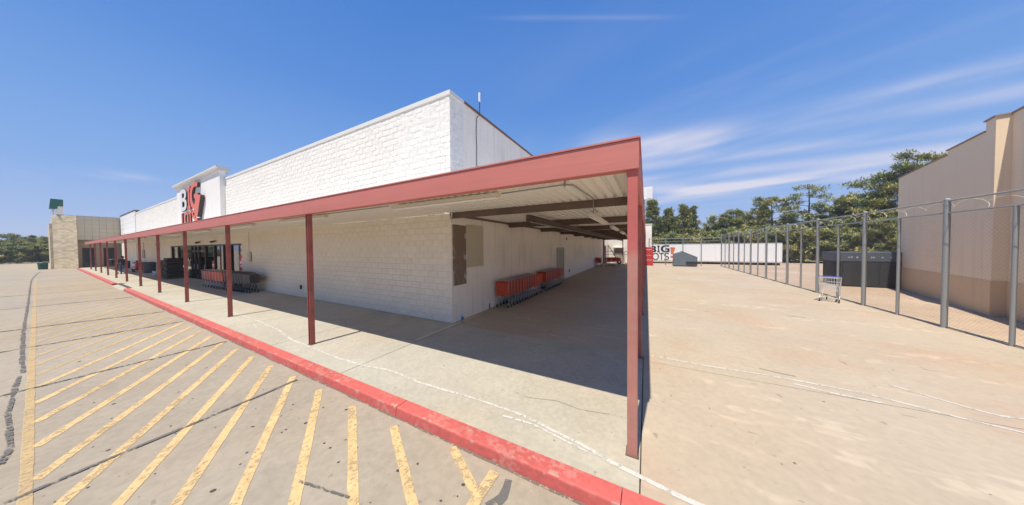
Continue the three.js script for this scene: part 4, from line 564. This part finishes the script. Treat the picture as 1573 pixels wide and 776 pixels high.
// ---------------------------------------------------------------- neighbour building at the far left
{
  const t = thing('tan_stone_building', 'tan rough block building with tiled wing wall at the far left', 'building');
  const mR = M(1, 1, 1, 0.95, { map: tTan, ...bump(bSplit, 0.05) });
  mesh('wall', bx(-110, -72.2, 0, 7.3, -45, -1.1), mR, t); { const ps = new THREE.Shape(); [[-69.95, 2.625], [-72.15, 2.625], [-72.15, 1.0], [-71.45, 1.0]].forEach((p, i) => i ? ps.lineTo(...p) : ps.moveTo(...p)); ps.closePath(); mesh('pier', uvm(new THREE.ExtrudeGeometry(ps, { depth: 7.38, bevelEnabled: false }).rotateX(-Math.PI / 2)), mR, t); } mesh('pier', bx(-73, -71.5, 0, 6.2, -1.019, -0.8), mR, t); mesh('coping', rb(-72.1, -70.9, 7.38, 7.46, -2.6, -1.3, 0.01), M(0.05, 0.14, 0.1), t);
  const r = rng(3); mesh('wall', bx(-71.2, -70.25, 4.0, 7.36, -5.94, -2.63), M(0.32, 0.26, 0.18), t);
  for (let j = 0; j < 6; j++) for (let i = 0; i < 6; i++) { const z = -2.64 - i * 0.55, y = 4.02 + j * 0.555, m = mesh('tile', rb(-70.249, -70.21, y, y + 0.54, z - 0.535, z, 0.006), M(0.60 + r() * 0.05, 0.51 + r() * 0.04, 0.35 + r() * 0.03, 0.85), t); }
  mesh('coping', bx(-71.2, -70.18, 7.361, 7.42, -5.94, -2.63), mCoping, t); mesh('wall', bx(-72.19, -71.3, 0, 4.0, -6.1, -2.63), M(0.45, 0.37, 0.25, 0.9, { map: tStucco }), t);
  for (const [z0, z1] of [[-4.0, -3.0], [-5.6, -4.6]]) { const d = mesh('door', [bx(-71.299, -71.22, 0.13, 2.9, z0, z0 + 0.08), bx(-71.299, -71.22, 0.13, 2.9, z1 - 0.08, z1), bx(-71.299, -71.22, 2.82, 2.9, z0 + 0.08, z1 - 0.08)], M(0.12, 0.04, 0.03), t); mesh('pane', bx(-71.298, -71.28, 0.13, 2.82, z0 + 0.08, z1 - 0.08), M(0.03, 0.05, 0.05, 0.1), d); }
  const tw = thing('roof_turret', 'green capped white turret on the roof of the tan building', 'turret', [-85, 7.3, -1.7]);
  mesh('shaft', bx(-1, 0, 0, 2.5, -0.45, 0.2), mWhite, tw); mesh('column', seg([-0.5, 0, 0.4], [-0.5, 2.2, 0.4], 0.08, 8), mWhite, tw);
  const rs = new THREE.Shape(); [[-0.7, 2.05], [-0.55, 3.65], [0.45, 3.62], [0.45, 2.5], [0.0, 2.5], [-0.05, 2.05]].forEach((p, i) => i ? rs.lineTo(-p[0], p[1]) : rs.moveTo(-p[0], p[1])); rs.closePath();
  mesh('cap_roof', uvm(new THREE.ExtrudeGeometry(rs, { depth: 1.6, bevelEnabled: false }).rotateY(-Math.PI / 2).translate(0.1, 0, 0)), M(0.015, 0.13, 0.075, 0.5), tw);
}
// ---------------------------------------------------------------- trees
function foliage(tufts, seed) {     // little fans of needles, each fan with its own green, lightened against crown self-shadow
  const r = rng(seed), pos = new Float32Array(tufts.length * 6 * 9), col = new Float32Array(tufts.length * 6 * 9), nor = new Float32Array(tufts.length * 6 * 9); let o = 0;
  for (const [x, y, z, s, tint] of tufts) {
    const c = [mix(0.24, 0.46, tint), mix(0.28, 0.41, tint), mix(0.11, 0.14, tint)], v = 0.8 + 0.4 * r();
    for (let k = 0; k < 6; k++) {
      const a = r() * 6.283, e = r() * 1.9 - 0.75, L = s * (0.7 + 0.6 * r()), w = L * 0.17, dx = Math.cos(a) * Math.cos(e), dy = Math.sin(e), dz = Math.sin(a) * Math.cos(e), sx = -Math.sin(a), sz = Math.cos(a);
      const P = [x - sx * w * 0.4, y, z - sz * w * 0.4, x + dx * L * 0.6 + sx * w, y + dy * L * 0.6, z + dz * L * 0.6 + sz * w, x + dx * L, y + dy * L, z + dz * L];
      for (let q = 0; q < 9; q++) { pos[o + q] = P[q]; col[o + q] = c[q % 3] * v; } o += 9;
    }
  }
  const g = new THREE.BufferGeometry(); g.setAttribute('position', new THREE.BufferAttribute(pos, 3)); g.setAttribute('color', new THREE.BufferAttribute(col, 3)); g.computeVertexNormals(); return g;
}
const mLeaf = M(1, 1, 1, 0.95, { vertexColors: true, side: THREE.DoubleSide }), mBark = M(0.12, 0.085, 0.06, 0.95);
function pine(seed, H, base, Rm, style, label, group) {     // style: 0 cone, 1 spreading layers, 2 airy, 3 bushy
  const t = thing('pine_tree', label, 'tree', [0, 0, 0], 0, group), r = rng(seed), limbs = [], tufts = [];
  const tp = []; let bx_ = 0, bz = 0; for (let i = 0; i <= 8; i++) { tp.push([bx_, H * 0.98 * i / 8, bz]); bx_ += (r() - 0.5) * 0.05 * H / 8 * 2; bz += (r() - 0.5) * 0.05 * H / 8 * 2; }
  const tr = h => H * 0.016 * (1 - h * 0.9) + 0.02, at = h => { const k = Math.min(7.999, h * 8), i = Math.floor(k), f = k - i; return [0, 1, 2].map(q => mix(tp[i][q], tp[i + 1][q], f)); };
  const trunk = []; for (let i = 0; i < 8; i++) trunk.push(seg(tp[i], tp[i + 1], tr(i / 8), 8, tr((i + 1) / 8))); mesh('trunk', trunk, mBark, t);
  const nL = style === 2 ? 22 : style === 1 ? 24 : 40;
  for (let i = 0; i < nL; i++) {
    const h = base + (1 - base) * Math.pow((i + r()) / nL, style === 3 ? 1.1 : 0.9), u = (h - base) / (1 - base); if (h > 0.985) continue;
    const prof = style === 0 ? (1 - u) * 0.9 + 0.12 : style === 1 ? (0.55 + 0.5 * Math.sin(u * 3.0 + 0.2)) * (1 - 0.35 * u) : style === 2 ? 0.45 + 0.6 * Math.sin(u * 2.6 + 0.4) : Math.sqrt(Math.max(0.05, 1 - (2 * u - 0.85) ** 2 * 0.55));
    const L = Rm * prof * (0.6 + 0.5 * r()), a = i * 2.4 + r() * 0.9, rise = style === 1 ? 0.1 + 0.2 * r() : (r() * 0.5 - 0.05), o = at(h), tip = [o[0] + Math.cos(a) * L, o[1] + L * rise, o[2] + Math.sin(a) * L], md = [0, 1, 2].map(q => mix(o[q], tip[q], 0.55) - (q === 1 ? L * 0.06 : 0)), lr = tr(h) * 0.35 + 0.012;
    limbs.push(seg(o, md, lr, 5, lr * 0.65), seg(md, tip, lr * 0.65, 4, 0.01));
    const tint = Math.pow(r(), 1.2) * 0.75, nc = (style === 2 ? 4 : 6) + Math.floor(r() * 3);
    for (let c = 0; c < nc; c++) {
      const k = 0.3 + 0.72 * Math.sqrt((c + r()) / nc), cx = mix(o[0], tip[0], k) + (r() - 0.5) * L * 0.5, cy = mix(o[1], tip[1], k) + (r() - 0.3) * 0.3, cz = mix(o[2], tip[2], k) + (r() - 0.5) * L * 0.5, cr = (0.32 + 0.4 * r()) * (style === 2 ? 0.8 : 1) * (0.55 + H * 0.045), n = style === 2 ? 9 : 12, ct = Math.min(1, Math.max(0, tint + (r() - 0.5) * 0.4));
      for (let q = 0; q < n; q++) { const b = r() * 6.283, w = Math.acos(2 * r() - 1), R = cr * Math.cbrt(r()); tufts.push([cx + Math.cos(b) * Math.sin(w) * R, cy + Math.cos(w) * R * 0.55, cz + Math.sin(b) * Math.sin(w) * R, 0.24 + 0.16 * r() + H * 0.008, ct]); }
    }
  }
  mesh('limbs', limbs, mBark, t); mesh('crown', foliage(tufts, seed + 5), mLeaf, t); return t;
}
{
  const G = 'pines beyond the white trailer', y = 0.06;
  const put = (o, x, z, s = 1, turn = 0) => { o.position.set(x, y, z); o.scale.setScalar(s); o.rotation.y = turn; return o; };
  const a = put(pine(11, 11.2, 0.12, 2.6, 0, 'tall dark pine rising directly behind the far canopy corner', G), 0.9, -54);
  const b = put(pine(12, 9.4, 0.1, 2.1, 0, 'pointed pine, second from the canopy corner above the trailer', G), 3.7, -55);
  const c = put(pine(13, 9.8, 0.1, 2.3, 0, 'pointed pine, third from the canopy corner above the trailer', G), 6.1, -55);
  const d = put(pine(14, 7.2, 0.08, 2.6, 3, 'rounded bushy pine above the middle of the white trailer', G), 11.2, -55);
  const e = put(pine(15, 8.2, 0.1, 2.7, 3, 'fuller rounded pine above the right half of the white trailer', G), 13.6, -56);
  const f = put(pine(16, 9.9, 0.22, 4.2, 1, 'wide layered pine with flat open boughs right of the trailer', G), 17.6, -55);
  const g = put(pine(17, 11.8, 0.3, 3.0, 2, 'thin airy grey green pine standing tallest beside the layered one', G), 21.8, -55);
  const h = put(pine(18, 13.8, 0.12, 4.6, 1, 'big broad pine leaning out from behind the tan building', G), 30.0, -52);
  const more = [[d, 8.7, -60, 0.75, 'low bushy pine in the gap between the pointed and rounded pines'], [e, 20.0, -58, 0.8, 'bushy pine under the layered pine'], [d, 23.5, -56, 0.9, 'bushy pine under the thin airy one'], [e, 25.8, -54, 0.95, 'dense pine right of the thin airy one'], [d, 27.6, -50, 0.85, 'low dense pine left of the big broad pine'], [e, 31.5, -47, 1.05, 'dense pine just left of the tan building'], [f, 34.5, -52, 1.15, 'layered pine mostly hidden by the tan building'], [d, 15.8, -50, 0.55, 'small bushy pine right of the trailer end'], [e, 18.5, -49, 0.55, 'small pine seen through the fence right of the trailer'], [d, 21.5, -48, 0.6, 'small dark pine seen through the fence behind the pale cart'], [e, 24.2, -47, 0.65, 'low pine seen through the fence above the black bin'], [d, 26.8, -45, 0.65, 'low pine above the right half of the black bin'], [a, -1.8, -58, 1.0, 'pine mostly hidden behind the annex'], [b, 5.0, -62, 0.9, 'pine filling the gap behind the pointed pair'], [c, 2.3, -61, 0.85, 'pine filling the gap behind the tall dark one']];
  for (let i = 0; i < 9; i++) more.push([[d, e, c][i % 3], 0 + i * 4.2, -66 - (i % 2) * 4, 0.85 + 0.12 * (i % 3), nth[i] + ' pine of the back row behind the trailer, counted from the canopy side']);
  more.push([e, 28.6, -54, 1.45, 'full crowned pine left of the big broad pine'], [d, 25.4, -53, 1.25, 'rounded pine between the airy pine and the full crowned one'], [e, 32.6, -50, 1.5, 'tall full pine showing above the corner of the tan building']);
  more.forEach(([o, x, z, s, l], i) => put(dup(o, [0, 0, 0], 0, l, G), x, z, s, i * 1.7));
  const FG = 'trees at the far edge of the lot on the left', r = rng(71); let k = 0;
  for (let i = 0; i < 17; i++) { const x = -116 - (i % 4) * 6 - r() * 4, z = -6 + i * 1.0 + r(); const o = [d, e, b, e][i % 4]; put(dup(o, [0, 0, 0], 0, 'green tree in the far row beyond the lot, ' + nth[i] + ' from the tan building', FG), x, z, (i % 4 === 2 ? 0.52 : 0.58) + r() * 0.2, i * 2.1); k++; }
  const bush = pine(31, 3.4, 0.02, 2.3, 3, 'low green bush at the edge of the lot, first from the tan building', 'bushes along the far edge of the lot'); put(bush, -112, -4);
  for (let i = 1; i < 9; i++) put(dup(bush, [0, 0, 0], 0, 'low green bush at the edge of the lot, ' + nth[i] + ' from the tan building'), -112 - r() * 3, -4 + i * 1.9, 0.8 + r() * 0.3, i);
  for (let i = 0; i < 9; i++) put(dup(bush, [0, 0, 0], 0, nth[i] + ' low bush of the hedge behind the trailer, counted from the canopy side', 'low bushes behind the trailer'), -1 + i * 4.3 + r() * 1.5, -50 + r() * 3, 1.0 + r() * 0.4, i);
  // trees across the lot, which the shop glass mirrors
  for (let i = 0; i < 10; i++) put(dup([e, d, f, d][i % 4], [0, 0, 0], 0, nth[i] + ' tree of the row across the lot, mirrored in the shop glass', 'trees across the lot'), -95 + i * 8.5 + r() * 3, 66 + r() * 6, 0.9 + r() * 0.3, i * 1.3);
}

renderer.render(scene, camera);
